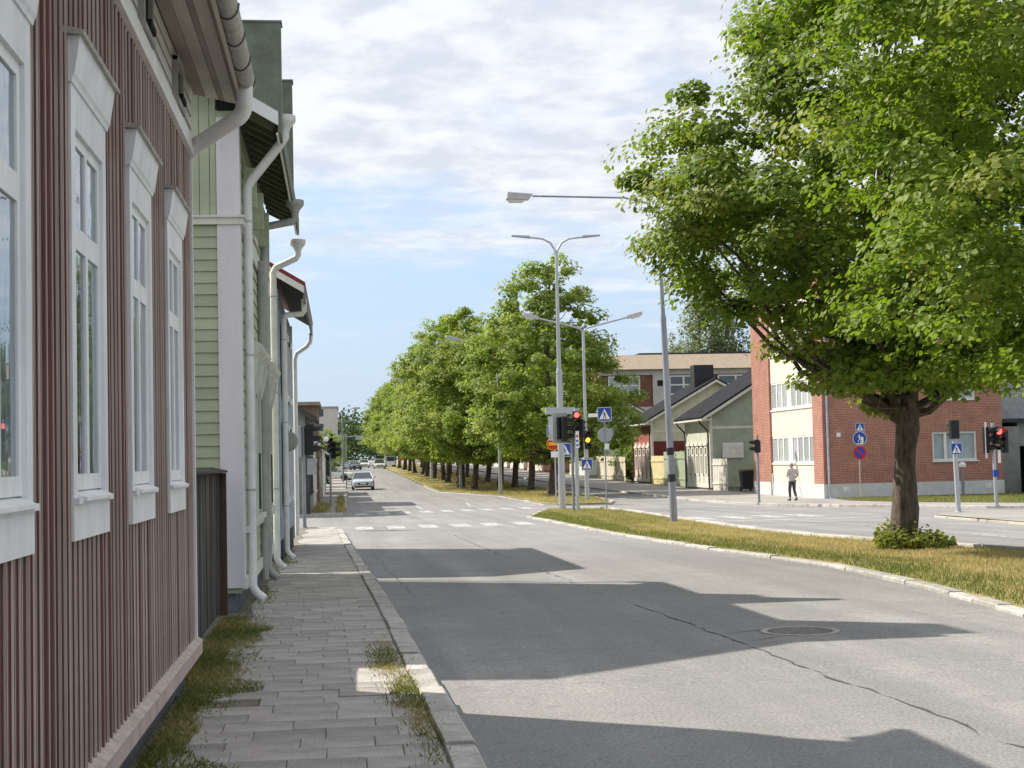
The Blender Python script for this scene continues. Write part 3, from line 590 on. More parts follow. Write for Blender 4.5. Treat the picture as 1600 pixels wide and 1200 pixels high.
while xv < GX-.25:
    top = 5.42+(-.62-xv-.1)*.59
    MB().box(xv, min(xv+.105, GX-.236), GY0-.012, GY0+.02, 4.31, min(top-.02, 7.0)).build('upright_board', lap, gh); xv += .112
MB().box(GX-.23, GX+.02, GY0-.03, GY0+.2, .28, 5.42).build('corner_board', lilac, gh)
mb = MB(); mb.box(-3.6, GX+.06, GY0-.05, GY0+.22, 4.235, 4.31); mb.box(-3.6, GX+.08, GY0-.07, GY0+.24, 4.31, 4.335); mb.build('storey_band', creamg, gh)
MB().box(GX, GX+.025, GY0+.24, GY1, 4.18, 4.40).build('frieze', creamg, gh)
MB().prism([(GX-.05, GY0, 5.40), (-6.4, GY0, 8.6), (-11.7, GY0, 5.40)], (0, .3, 0)).build('gable', lap, gh)
# street-side cladding: horizontal boards seen edge-on
fs = Face((GX, 0, 0), (0, 1, 0), (1, 0, 0))
z = .42
while z < 5.2:
    if not 4.1 < z < 4.42: MB().hexa([fs.p(GY0+.25, z, -.03), fs.p(GY1, z, -.03), fs.p(GY1, z, .018), fs.p(GY0+.25, z, .018), fs.p(GY0+.25, z+.15, -.03), fs.p(GY1, z+.15, -.03), fs.p(GY1, z+.15, .002), fs.p(GY0+.25, z+.15, .002)]).build('street_board', lap, gh)
    z += .155
mb = MB(); fs.box(mb, GY0+.02, GY1, .26, .40, -.02, .04); mb.build('water_board', creamg, gh)
mb = MB(); fs.box(mb, GY0+.25, GY1, .86, .93, .0, .06); mb.build('sill_band', creamg, gh)
navy = mat('green_shutter', (.03, .085, .06), .6, .1)
for k, y0 in enumerate((17.75, 19.05, 21.1, 22.3)):
    fr = MB()
    for (a, b, c, d) in ((0, .09, 1.0, 2.85), (.8, .89, 1.0, 2.85), (0, .89, 2.76, 2.85)): fs.box(fr, y0+a, y0+b, c, d, 0, .05-.002*R.random())
    wd = fr.build('window', creamg, gh)
    mb = MB(); mb.prism([fs.p(y0-.1, 2.86, .0), fs.p(y0-.1, 2.86, .09), fs.p(y0-.1, 2.95, .17), fs.p(y0-.1, 3.0, .19), fs.p(y0-.1, 3.12, 0)], (0, 1.09, 0)); mb.build('hood', creamg, wd)
    for s in (-.06, .85):
        mb = MB(); mb.prism([fs.p(y0+s, 2.45, .05), fs.p(y0+s, 2.6, .09), fs.p(y0+s, 2.86, .14), fs.p(y0+s, 2.86, .05)], (0, .1, 0)); mb.build('bracket', creamg, wd)
    mb = MB(); fs.box(mb, y0-.05, y0+.94, .93, .99, 0, .10); mb.build('sill', creamg, wd)
    mb = MB(); fs.box(mb, y0+.09, y0+.8, 1.0, 2.76, .019, .022); mb.build('pane', mat('dark_pane', (.03, .035, .04), .08, .05, spec=.8), wd)
    for a, b in ((1.05, 1.5),): mb = MB(); fs.box(mb, y0+.06, y0+.16, 1.05, 1.75, .05, .075); mb.build('shutter', navy, wd)
    fr = MB()
    for (a, b, c, d) in ((0, .08, 4.5, 5.1), (.72, .8, 4.5, 5.1), (0, .8, 4.44, 4.5)): fs.box(fr, y0+a, y0+b, c, d, 0, .045)
    aw = fr.build('attic_window', creamg, gh); mb = MB(); fs.box(mb, y0+.08, y0+.72, 4.5, 5.1, .019, .022); mb.build('pane', MATS['dark_pane'], aw)
# roof with open eaves
SL = .59
def gz(x): return 5.36+(-.60-x)*SL
mb = MB(); mb.prism([(-.58, GY0-.28, gz(-.58)+.05), (-6.4, GY0-.28, gz(-6.4)+.05), (-12.2, GY0-.28, gz(-.58)+.05), (-12.2, GY0-.28, gz(-.58)+.11), (-6.4, GY0-.28, gz(-6.4)+.11), (-.58, GY0-.28, gz(-.58)+.11)], (0, GY1-GY0+.56, 0)); groof = mb.build('roof', lapdark, gh)
mb = MB(); mb.prism([(-.60, GY0-.30, gz(-.60)-.09), (-6.4, GY0-.30, gz(-6.4)-.09), (-6.4, GY0-.30, gz(-6.4)+.06), (-.60, GY0-.30, gz(-.6)+.06)], (0, .025, 0)); mb.build('bargeboard', white, gh)
for k in range(7):     # sloping underside boards run along the eave
    xa = -1.06+k*.065
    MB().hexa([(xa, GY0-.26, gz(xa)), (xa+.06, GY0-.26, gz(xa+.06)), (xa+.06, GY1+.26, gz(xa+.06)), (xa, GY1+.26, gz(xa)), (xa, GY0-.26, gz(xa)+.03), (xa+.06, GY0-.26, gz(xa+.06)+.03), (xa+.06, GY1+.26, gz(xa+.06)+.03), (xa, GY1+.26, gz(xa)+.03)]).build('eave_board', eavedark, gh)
yv = GY0+.1
while yv < GY1:
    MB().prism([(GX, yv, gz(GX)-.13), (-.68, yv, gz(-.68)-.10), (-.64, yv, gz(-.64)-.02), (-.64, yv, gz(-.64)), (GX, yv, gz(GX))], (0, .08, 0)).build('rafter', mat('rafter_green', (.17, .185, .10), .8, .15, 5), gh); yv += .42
MB().box(-.605, -.575, GY0-.27, GY1+.27, 5.20, 5.47).build('fascia', mat('fascia_green', (.175, .20, .15), .75, .12, 5), gh)
MB().tube([(-.615, GY0-.25, 5.19), (-.615, GY1+.2, 5.19)], .014, 6).build('gutter_bead', white, gh)
for y0, zt in ((16.7, 6.52), (20.9, 6.93)):
    fw = MB().prism([(-2.0, y0, gz(-2.0)+.1), (-.575, y0, gz(-.575)+.11), (-.575, y0, zt), (-2.0, y0, zt)], (0, .22, 0)).build('firewall', lapdark, gh)
    MB().box(-2.02, -.56, y0-.015, y0+.235, zt, zt+.02).build('coping', mat('coping_grey', (.20, .20, .19), .6), fw)
for (cx, cy, zt) in ((-2.6, 18.6, 8.7), (-3.2, 22.6, 8.6)):
    ch = MB().box(cx-.45, cx+.45, cy-.45, cy+.45, 5.9, zt).build('chimney', brickmat('chimney_brick', (.28, .11, .07), (.22, .09, .06), (.35, .32, .28)), groof)
for y0 in (17.3, 18.9, 20.4): MB().box(GX+.02, GX+.16, y0, y0+.14, 4.55, 5.0).build('eave_bracket', mat('pale_bracket', (.46, .49, .34), .7), gh)
def downpipe(par, x, y, ztop, zbot, hx, hz, r=.052, m=None, n=12, funnel=True):
    """hopper at (hx, hz), slanting back to the wall, straight down, kicked-out foot"""
    m = m or pipew
    pts = [(hx, y, hz-.02), (hx, y, hz-.24), (hx-.03, y, hz-.29), (x+.04, y, ztop+.06), (x, y, ztop-.02), (x, y, ztop-.5), (x, y, zbot+.25), (x, y, zbot+.16), (x+.04, y-.02, zbot+.09), (x+.13, y-.05, zbot+.02)]
    p = MB().tube(pts, r, n).build('downpipe', m, par, True)
    if funnel: MB().lathe((hx, y, hz-.15), [(r+.004, -.03), (r+.006, .0), (.115, .07), (.125, .09), (.125, .15), (.115, .15)], 16).build('hopper', m, p, True)
    zz = ztop-.4
    while zz > zbot+.3:
        MB().tube([(x, y, zz), (x, y, zz+.02)], r+.006, n).build('clip', mat('clip_grey', (.45, .45, .44), .6), p, True); zz -= 1.5
    return p
downpipe(gh, -.98, 16.95, 4.72, .10, -.555, 5.52)
downpipe(gh, -.98, 20.7, 4.80, .05, -.555, 5.22, m=mat('grey_pipe', (.40, .41, .39), .6, .1, 4, dirt=.5, dirtcol=(.28, .28, .25)))
downpipe(gh, -.99, 23.7, 4.62, -.02, -.60, 5.12)
MB().tube([(-1.0, 20.1, .1), (-1.0, 20.1, 4.3)], .05, 8).build('conduit', mat('conduit_grey', (.36, .37, .33), .7, .1), gh, True)

# ---------------------------------------- blue-grey house
blue = mat('blue_grey_board', (.27, .335, .39), .75, .08, 3, .1, 50, objvar=.07, stretch=(1, .3, 1))
redmetal = mat('red_roof_metal', (.24, .03, .035), .5, .08, 2)
BX, BY0, BY1 = -1.05, 27.2, 34.2; zb = g(30)
bh = empty('blue_grey_house', (-4, 30.7, zb), label='blue-grey wooden house with red roof edge, third on the left', cat='house')
MB().box(-6.9, BX-.02, BY0+.02, BY1, .2+zb, 4.75).build('wall', blue, bh)
MB().box(-6.8, BX-.08, BY0+.06, BY1-.05, zb-.4, .5+zb).build('plinth', mat('dark_plinth', (.03, .032, .036), .8, .1), bh)
z = .5
while z < 5.3:
    xr = BX if z < 4.6 else BX-(z-4.6)/.62
    MB().hexa([(-3.0, BY0-.022, z), (xr, BY0-.022, z), (xr, BY0+.02, z), (-3.0, BY0+.02, z), (-3.0, BY0, z+.165), (xr, BY0, z+.165), (xr, BY0+.02, z+.165), (-3.0, BY0+.02, z+.165)]).build('lap_board', blue, bh); z += .17
MB().prism([(BX-.1, BY0+.02, 4.7), (-4, BY0+.02, 6.5), (-6.9, BY0+.02, 4.7)], (0, .3, 0)).build('gable', blue, bh)
def bz(x): return 4.72+(-.58-x)*.6
MB().prism([(-.56, BY0-.3, bz(-.56)+.05), (-4, BY0-.3, bz(-4)+.05), (-7.4, BY0-.3, bz(-.56)+.05), (-7.4, BY0-.3, bz(-.56)+.13), (-4, BY0-.3, bz(-4)+.13), (-.56, BY0-.3, bz(-.56)+.13)], (0, BY1-BY0+.6, 0)).build('roof', redmetal, bh)
MB().prism([(-.58, BY0-.32, bz(-.58)-.08), (-4, BY0-.32, bz(-4)-.08), (-4, BY0-.32, bz(-4)+.045), (-.58, BY0-.32, bz(-.58)+.045)], (0, .025, 0)).build('bargeboard', white, bh)
MB().prism([(BX, BY0-.28, bz(BX)-.02), (-.60, BY0-.28, bz(-.6)-.02), (-.60, BY0-.28, bz(-.6)+.04), (BX, BY0-.28, bz(BX)+.04)], (0, BY1-BY0+.55, 0)).build('soffit', mat('soffit_dark_brown', (.075, .062, .05), .85, .15, 4), bh)
MB().box(-.60, -.565, BY0-.29, BY1+.29, 4.50, 4.80).build('fascia', mat('fascia_brown_grey', (.20, .185, .175), .8, .1), bh)
fb = Face((BX, 0, 0), (0, 1, 0), (1, 0, 0))
for y0 in (28.3, 30.4, 32.4):
    for (v0, v1) in ((.95, 2.35), (3.0, 4.2)):
        fr = MB()
        for (a, b, c, d) in ((0, .12, v0, v1), (.78, .9, v0, v1), (0, .9, v1-.1, v1+.04), (0, .9, v0-.12, v0)): fb.box(fr, y0+a, y0+b, c, d, 0, .045-.004*R.random())
        wd = fr.build('window', whitetrim, bh); mb = MB(); fb.box(mb, y0+.12, y0+.78, v0, v1-.1, .005, .012); mb.build('pane', mat('navy_pane', (.02, .025, .06), .12, .05, spec=.8), wd)
MB().box(BX-.02, BX+.03, BY1-.2, BY1+.01, .2+zb, 4.7).build('corner_board', whitetrim, bh)
for k in range(6): MB().box(BX-.04, BX+.0, BY0+.2+k*1.12, BY0+1.2+k*1.12, zb-.05, zb+.48).build('plinth_panel', MATS['dark_plinth'], bh)
downpipe(bh, -.97, 27.5, 4.25, -.1, -.60, 4.62, funnel=False)
MB().tube([(-.60, 34.2, 4.55), (-.62, 34.2, 4.35), (-.7, 34.2, 4.25), (-.93, 34.25, 4.1), (-.97, 34.25, 3.95), (-.97, 34.25, 0)], .05, 10).build('downpipe', pipew, bh, True)
mr_ = MB(); mr_.lathe((0, 0, 0), [(.3, -.02), (.3, .02)], 24, 'Y')
hk = empty('street_mirror', (-.86, 29.5, 1.7), label='round grey traffic mirror seen from behind, on a bracket by the blue house', cat='mirror')
MB().lathe((-.99, 29.5, 2.05), [(.18, -.02), (.2, 0), (.18, .03), (.08, .06)], 24, 'Y').build('dish', mat('mirror_back', (.42, .42, .38), .6, .1), hk, True)
MB().tube([(-1.05, 29.6, 2.05), (-.99, 29.56, 2.05)], .02, 6).build('arm', zinc, hk)

# ---------------------------------------- low houses past the side street
def low_house(name, label, x, y0, y1, eave, ridge, depth, wallm, roofm, trimm, wins=(), gs=None, over=.35):
    zz = g(y0); h = empty(name, (x-depth/2, (y0+y1)/2, zz), label=label, cat='house')
    MB().box(x-depth, x, y0, y1, zz-.5, zz+eave).build('wall', wallm, h)
    MB().prism([(x, y0, zz+eave), (x-depth/2, y0, zz+ridge), (x-depth, y0, zz+eave)], (0, y1-y0, 0)).build('gable', wallm, h)
    sl = (ridge-eave)/(depth/2); zo = zz+eave-over*sl
    MB().prism([(x+over, y0-.3, zo+.03), (x-depth/2, y0-.3, zz+ridge+.03), (x-depth-over, y0-.3, zo+.03), (x-depth-over, y0-.3, zo+.13), (x-depth/2, y0-.3, zz+ridge+.15), (x+over, y0-.3, zo+.13)], (0, y1-y0+.6, 0)).build('roof', roofm, h)
    MB().prism([(x+over, y0-.33, zo-.12), (x-depth/2, y0-.33, zz+ridge-.1), (x-depth/2, y0-.33, zz+ridge+.04), (x+over, y0-.33, zo+.04)], (0, .03, 0)).build('bargeboard', trimm, h)
    MB().box(x-.15, x+.03, y0-.03, y0+.15, zz, zz+eave-.05).build('corner_board', trimm, h)
    ff = Face((x, 0, zz), (0, 1, 0), (1, 0, 0))
    for a in wins:
        fr = MB(); ff.box(fr, a, a+.1, 1.0, 2.5, 0, .05); ff.box(fr, a+.8, a+.9, 1.0, 2.5, 0, .05); ff.box(fr, a-.05, a+.95, 2.5, 2.65, 0, .08); ff.box(fr, a-.05, a+.95, .9, 1.0, 0, .08)
        wd = fr.build('window', trimm, h); mb = MB(); ff.box(mb, a+.1, a+.8, 1.0, 2.5, .005, .012); mb.build('pane', MATS['dark_pane'], wd)
    return h
cream = mat('cream_wall', (.52, .49, .40), .75, .08, 2)
brownw = mat('brown_wall', (.17, .12, .085), .8, .12, 2)
greyw = mat('grey_wood_wall', (.20, .19, .175), .85, .15, 2)
low_house('low_house', 'dark-roofed low wooden house just past the side street on the left', -1.35, 67.2, 76, 4.45, 6.3, 6.5, mat('dim_green_grey', (.20, .22, .185), .8, .1), tarroof, mat('dark_verge', (.07, .068, .065), .8), (68.6, 70.6, 72.8))
low_house('low_house', 'pale narrow house behind the dark-roofed one on the left', -1.3, 77.5, 84, 3.6, 5.2, 6, cream, tarroof, white, (79, 81))
bb = empty('flat_roofed_block', (-3, 88, g(88)), label='brown flat-roofed upper block rising above the low houses on the left', cat='building')
MB().box(-6, -1.2, 85.5, 92, g(88)-.5, 5.0).build('wall', brownw, bb); MB().box(-6.1, -1.05, 85.3, 92.1, 4.9, 5.1).build('roof', mat('beige_metal', (.30, .24, .17), .7), bb)
for k in range(4): MB().box(-1.22, -1.17, 86+k*1.5, 87+k*1.5, .6, 2.0).build('window', MATS['dark_pane'], bb)
low_house('low_house', 'grey wooden house with shaded front, left row', -1.2, 94, 104, 3.3, 5.0, 6, greyw, tarroof, cream, (95, 97.5, 100))
low_house('low_house', 'cream house before the parked pale car, left row', -1.1, 108, 118, 3.2, 4.8, 6, cream, tarroof, white, (110, 113))
low_house('low_house', 'brown house beyond the parked pale car, left row', -.9, 190, 205, 3.6, 5.5, 7, brownw, tarroof, white, (192, 196, 200))
tb = empty('apartment_block', (-8, 300, g(300)), label='pale tall apartment block far down the left side of the street', cat='building')
MB().box(-16, -.3, 292, 312, g(300)-1, 12.3).build('wall', mat('pale_block', (.55, .52, .48), .8, .05), tb)
for k in range(4):
    for j in range(5): MB().box(-.31, -.26, 293+j*3.7, 295+j*3.7, g(300)+1.2+k*2.8, g(300)+2.6+k*2.8).build('window', MATS['dark_pane'], tb)
    MB().box(-15, -13, 291.94, 292.0, g(300)+1.2+k*2.8, g(300)+2.6+k*2.8).build('window', MATS['dark_pane'], tb); MB().box(-5, -3, 291.94, 292.0, g(300)+1.2+k*2.8, g(300)+2.6+k*2.8).build('window', MATS['dark_pane'], tb)
MB().box(-16.2, -.1, 291.8, 312.2, 12.3, 12.6).build('roof', mat('grey_roof', (.3, .3, .3), .8), tb)
tb2 = empty('apartment_block', (-8, 340, g(340)), label='lower stepped pale block just beyond the tall one far left', cat='building')
MB().box(-14, 1.0, 330, 352, g(340)-1, 7.6).build('wall', MATS['pale_block'], tb2); MB().box(-14.2, 1.2, 329.8, 352.2, 7.6, 7.9).build('roof', MATS['grey_roof'], tb2)
for j in range(5): MB().box(1.0, 1.05, 331+j*4, 333+j*4, 3.2, 4.6).build('window', MATS['dark_pane'], tb2)
# small wall lantern on an iron arm
wl = empty('wall_lamp', (-1.3, 67, 2.1), label='white globe street lantern on a black iron arm by the left house', cat='lamp')
MB().tube([(-1.35, 67, 2.1), (-1.0, 67, 2.5), (-.62, 67, 2.72)], .03, 8).build('arm', mat('black_iron', (.02, .02, .02), .5), wl)
MB().lathe((-.6, 67, 2.68), [(.02, .12), (.1, .08), (.13, 0), (.1, -.08), (.02, -.12)], 14).build('globe', white, wl, True)
# ================================================================ right side: buildings
brickR = brickmat('red_brick', (.36, .135, .09), (.30, .112, .078), (.40, .29, .24))
panel = mat('cream_panel', (.66, .61, .50), .75, .05, 2)
pl_w = mat('pale_plinth', (.56, .56, .55), .85, .06, 2)
winwhite = mat('window_white', (.70, .69, .66), .6, .05)
# ---------------------------------------- brick block on the corner
KX, KY0, KY1, KXr = 23.65, 71.9, 84.4, 32.9; zk = -.8; zp = 0.03; ztop = 10.4
bk = empty('brick_block', (28, 78, g(75)), label='red brick corner block with cream window panels, largest building on the right', cat='building')
MB().box(KX+.32, KXr-.02, KY0+.32, KY1, zk-.2, ztop).build('core', mat('core_grey', (.3, .28, .26), .9), bk)
# street front: brick piers with a recessed cream bay
MB().box(KX, KX+.3, KY0, 73.45, zp, ztop).build('pier', brickR, bk); MB().box(KX, KX+.3, 81.0, KY1, zp, ztop).build('pier', brickR, bk)
MB().box(KX-.03, KX+.3, KY0-.03, 73.40, zk-.2, zp).build('plinth', pl_w, bk); MB().box(KX-.03, KX+.3, 81.05, KY1, zk-.2, zp).build('plinth', pl_w, bk)
MB().box(KX+.06, KX+.3, 73.41, 81.04, zk-.2, -.05).build('plinth', pl_w, bk)
fk = Face((KX+.12, 0, 0), (0, 1, 0), (-1, 0, 0))
for (v0, v1) in ((-.05, 1.05), (2.5, 3.95), (5.45, 6.9), (8.4, 10.4)):
    mb = MB(); fk.box(mb, 73.45, 81.0, v0, v1, -.1, .02); mb.build('spandrel_panel', panel, bk)
for (v0, v1) in ((1.05, 2.5), (3.95, 5.45), (6.9, 8.4)):
    mb = MB(); fk.box(mb, 73.45, 81.0, v0-.06, v0+.03, -.1, .08); mb.build('sill', winwhite, bk)
    for (a, b, nn) in ((73.5, 77.35, 4), (77.95, 80.95, 3)):
        fr = MB(); step = (b-a)/nn
        fk.box(fr, a, b, v0+.03, v0+.12, -.08, .0); fk.box(fr, a, b, v1-.1, v1, -.08, .0)
        for k in range(nn+1): fk.box(fr, a+k*step-(0 if k == 0 else .08), a+k*step+(0 if k == nn else .08), v0+.12, v1-.1, -.08, .0)
        wd = fr.build('window', winwhite, bk)
        for k in range(nn):
            mb = MB(); fk.box(mb, a+k*step+.06, a+(k+1)*step-.06, v0+.12, v1-.1, -.022, -.016); mb.build('pane', glassy('brick_glass', (.92, .93, .94), .2), wd)
            mb = MB(); fk.box(mb, a+k*step-.0, a+(k+1)*step-.002, v0+.1, v1-.08, -.040-.002*(k % 2), -.034-.002*(k % 2)); mb.build('blind', mat('pale_blind', (.72, .73, .71), .9, .08, 2, stretch=(1, 8, 1), objvar=.22), wd)
    mb = MB(); fk.box(mb, 77.35, 77.95, v0+.03, v1, -.1, .01); mb.build('pier_panel', winwhite, bk)
# side wall towards the cross street
fq = Face((0, KY0, 0), (1, 0, 0), (0, -1, 0))
q = MB(); W0, W1, V0, V1 = 29.25, 31.55, 1.05, 2.5
for (a, b, c, d) in ((KX+.3, W0, zp, ztop), (W1, KXr, zp, ztop), (W0, W1, zp, V0), (W0, W1, V1, 4.1), (W0, W1, 5.5, 7.2), (W0, W1, 8.6, ztop)): fq.box(q, a, b, c, d, -.25, 0)
q.build('side_wall', brickR, bk)
mb = MB(); fq.box(mb, KX+.3, KXr, zk-.2, zp, -.25, .03); mb.build('plinth', pl_w, bk)
for a in (24.6, 28.0, 31.9): mb = MB(); fq.box(mb, a, a+.35, -.35, -.1, .03, .04); mb.build('vent', mat('vent_white', (.66, .66, .66), .7), bk)
for v0 in (V0, 4.1, 7.2):
    fr = MB(); v1 = v0+1.45
    for (a, b, c, d) in ((W0, W0+.1, v0, v1), (W1-.1, W1, v0, v1), (W0, W1, v0, v0+.1), (W0, W1, v1-.1, v1), (W0+.62, W0+.76, v0, v1)): fq.box(fr, a, b, c, d, -.18, -.05-.01*R.random())
    wd = fr.build('window', winwhite, bk)
    for (a, b) in ((W0+.1, W0+.62), (W0+.76, W1-.1)): mb = MB(); fq.box(mb, a, b, v0+.1, v1-.1, -.15, -.14); mb.build('pane', glassy('brick_glass'), wd)
    mb = MB(); fq.box(mb, W0, W1, v0, v1, -.24, -.22); mb.build('blind', mat('green_blind', (.40, .44, .40), .9, .1, 2), wd)
    mb = MB(); fq.box(mb, W0-.05, W1+.08, v0-.06, v0, -.02, .08); mb.build('sill', winwhite, bk)
MB().tube([(KX+.22, KY0-.09, ztop), (KX+.22, KY0-.09, -.55), (KX+.26, KY0-.2, -.68)], .06, 8).build('downpipe', mat('grey_blue_pipe', (.42, .45, .50), .6), bk, True)
mb = MB(); fq.box(mb, 24.35, 24.55, 2.35, 2.55, 0, .03); mb.build('house_plate', white, bk)
MB().box(KX-.2, KXr+.2, KY0-.2, KY1+.2, ztop, ztop+.25).build('roof', tarroof, bk)
MB().box(KX+.02, KX+.14, 80.9, 81.02, -.4, .5).build('vent_hood', pl_w, bk)
# annexe to the right with a dark porch
an = empty('grey_annexe', (36, 74, g(74)), label='grey rendered annexe with a dark open porch at the right edge', cat='building')
grend = mat('grey_render', (.26, .26, .25), .85, .1, 2)
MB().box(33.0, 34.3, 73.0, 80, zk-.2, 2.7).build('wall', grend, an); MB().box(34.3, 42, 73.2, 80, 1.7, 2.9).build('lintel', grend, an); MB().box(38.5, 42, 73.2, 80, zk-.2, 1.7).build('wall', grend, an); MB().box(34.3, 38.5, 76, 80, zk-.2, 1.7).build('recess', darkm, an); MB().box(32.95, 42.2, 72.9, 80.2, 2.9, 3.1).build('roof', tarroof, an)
MB().box(33.0, 42, 74, 80, 3.1, 8.0).build('upper_wall', mat('grey_blue_wall', (.35, .36, .37), .8), an)

def street_house(name, label, x, y0, y1, eave, ridge, half, wall_s, wall_g, roofm, trimm, upper=None, nwin=5, pipe=True):
    """gabled wooden house, street front at x facing -X, gable towards the camera at y0"""
    zz = g(y0); h = empty(name, (x+half, (y0+y1)/2, zz), label=label, cat='house')
    MB().box(x, x+2*half, y0, y1, zz+.25, zz+eave).build('wall', wall_s, h)
    MB().box(x+.06, x+2*half-.06, y0+.06, y1-.06, zz-.6, zz+.26).build('plinth', mat('stone_plinth', (.33, .31, .28), .9), h)
    gw = MB(); gw.box(x+.02, x+2*half-.02, y0-.03, y0, zz+.25, zz+eave*(.66 if upper else 1)); gw.build('gable_wall', wall_g, h)
    MB().prism([(x+.012, y0-.028, zz+eave*.66 if upper else zz+eave), (x+.012, y0-.028, zz+eave), (x+half, y0-.028, zz+ridge), (x+2*half-.012, y0-.028, zz+eave), (x+2*half-.012, y0-.028, zz+eave*.66 if upper else zz+eave-.01)], (0, y1-y0+.05, 0)).build('gable', upper or wall_g, h)
    MB().box(x-.03, x+.16, y0-.06, y0+.14, zz+.25, zz+eave-.05).build('corner_board', trimm, h)
    MB().box(x+.16, x+2*half, y0-.05, y0-.03, zz+eave*.80, zz+eave*.82+.06).build('gable_band', trimm, h)
    sl = (ridge-eave)/half; ov = .65; zo = zz+eave-ov*sl
    rf = MB().prism([(x-ov, y0-.5, zo+.05), (x+half, y0-.5, zz+ridge+.05), (x+2*half+ov, y0-.5, zo+.05), (x+2*half+ov, y0-.5, zo+.2), (x+half, y0-.5, zz+ridge+.22), (x-ov, y0-.5, zo+.2)], (0, y1-y0+1, 0)).build('roof', roofm, h)
    for s in (-1, 1):
        xe = x+half+s*(half+ov)
        MB().prism([(xe, y0-.54, zo-.14), (x+half, y0-.54, zz+ridge-.14), (x+half, y0-.54, zz+ridge+.06), (xe, y0-.54, zo+.06)], (0, .04, 0)).build('bargeboard', trimm, h)
    MB().box(x-ov-.02, x, y0-.5, y1+.5, zo-.06, zo+.04).build('soffit', trimm, h)
    ff = Face((x, 0, zz), (0, 1, 0), (-1, 0, 0)); L = (y1-y0-1.0)/nwin
    mb = MB(); ff.box(mb, y0, y1, .22, .5, 0, .04); mb.build('water_board', trimm, h)
    mb = MB(); ff.box(mb, y0, y1, eave-.5, eave-.1, 0, .03); mb.build('frieze', trimm, h)
    for k in range(nwin):
        a = y0+.7+k*L; wv = L*.62; fr = MB()
        for (p0, p1, q0, q1) in ((a, a+.14, 1.0, 2.95), (a+wv-.14, a+wv, 1.0, 2.95), (a, a+wv, 2.8, 2.95), (a, a+wv, 1.0, 1.12), (a+wv/2-.05, a+wv/2+.05, 1.12, 2.3), (a, a+wv, 2.28, 2.38)): ff.box(fr, p0, p1, q0, q1, 0, .06-.008*R.random())
        wd = fr.build('window', trimm, h)
        mb = MB(); ff.box(mb, a-.1, a+wv+.1, 2.95, 3.12, 0, .12); mb.prism([ff.p(a+.05, 3.12, 0), ff.p(a+wv/2, 3.42, 0), ff.p(a+wv-.05, 3.12, 0)], (-.08, 0, 0)); mb.build('hood', trimm, wd)
        mb = MB(); ff.box(mb, a, a+wv, .5, 1.0, 0, .035); mb.build('apron', trimm, wd)
        mb = MB(); ff.box(mb, a+.1, a+wv-.1, 1.1, 2.85, .004, .012); mb.build('pane', mat('grey_green_pane', (.22, .25, .24), .2, .15, 1, spec=.6), wd)
    if pipe:
        for yp in (y0+.2, y1-.3): MB().tube([(x-ov, yp, zo), (x-ov+.05, yp, zo-.2), (x-.12, yp, zo-.7), (x-.08, yp, zo-1.0), (x-.08, yp, zz+.1)], .06, 8).build('downpipe', mat('dark_pipe', (.07, .065, .06), .6), h, True)
    return h, rf
sage = mat('sage_board', (.35, .385, .30), .8, .07, 2, .1, 30, dirt=.15, dirtcol=(.22, .24, .19))
pales = mat('pale_sage_front', (.50, .54, .44), .75, .05, 2)
creamt = mat('cream_white', (.66, .63, .55), .7, .05, 2)
sh, shr = street_house('sage_green_house', 'sage green wooden house with black roof, beside the brick block', 23.6, 94.4, 101.4, 5.0, 8.3, 5.4, pales, sage, mat('black_roof', (.022, .023, .027), .9, .2, 2, .3, 20, spec=.1), creamt)
rdh, rdr = street_house('dark_red_house', 'dark red and cream gabled wooden house behind the leaning lamp post', 24.6, 117.5, 125, 5.2, 8.2, 5.3, mat('rose_red_front', (.33, .10, .085), .8, .08, 2), mat('oxblood_board', (.15, .032, .03), .8, .1, 2), MATS['black_roof'], creamt, upper=mat('cream_gable', (.55, .52, .40), .75, .06, 2), nwin=4)
MB().box(28.6, 30.2, 119, 120.4, 6.2, 8.9).build('chimney', mat('black_chimney', (.03, .03, .033), .6, .1), rdr)
# fences and yard between the houses
def picket_fence(name, label, x0, y0, x1, y1, h, m, n, gap=.25, cap=False):
    a = Vector((x0, y0)); b = Vector((x1, y1)); d = (b-a); L = d.length; u = d/L; q = Vector((-u.y, u.x)); st = L/n
    e = empty(name, ((x0+x1)/2, (y0+y1)/2, g((y0+y1)/2)), label=label, cat='fence')
    for k in range(n):
        p = a+u*(k*st+st*gap/2); r = p+u*st*(1-gap); zz = g(p.y)+.09
        MB().hexa([(*(p), zz), (*(r), zz), (*(r+q*.03), zz), (*(p+q*.03), zz), (*(p), zz+h), (*(r), zz+h), (*(r+q*.03), zz+h), (*(p+q*.03), zz+h)]).build('picket', m, e)
    for zf in (.2, .8):
        zz = g(y0)+.09+h*zf; MB().hexa([(*(a+q*.035), zz), (*(b+q*.035), zz), (*(b+q*.08), zz), (*(a+q*.08), zz), (*(a+q*.035), zz+.1), (*(b+q*.035), zz+.1), (*(b+q*.08), zz+.1), (*(a+q*.08), zz+.1)]).build('rail', m, e)
    return e
cfen = mat('cream_fence', (.60, .55, .42), .8, .08, 2, objvar=.08)
picket_fence('board_fence', 'cream board fence in front of the green shrubs', 24.2, 126.5, 24.2, 141, 2.1, cfen, 24, .12)
picket_fence('board_fence', 'yellowish board fence between the red and the sage house', 24.5, 112.2, 24.5, 117.2, 2.2, mat('yellow_fence', (.62, .53, .30), .8, .08, 2, objvar=.06), 12, .06)
picket_fence('board_fence', 'sage green board fence next to the sage house', 24.4, 103.2, 24.4, 112.0, 2.5, mat('sage_fence', (.33, .38, .27), .8, .08, 2, objvar=.05), 20, .04)
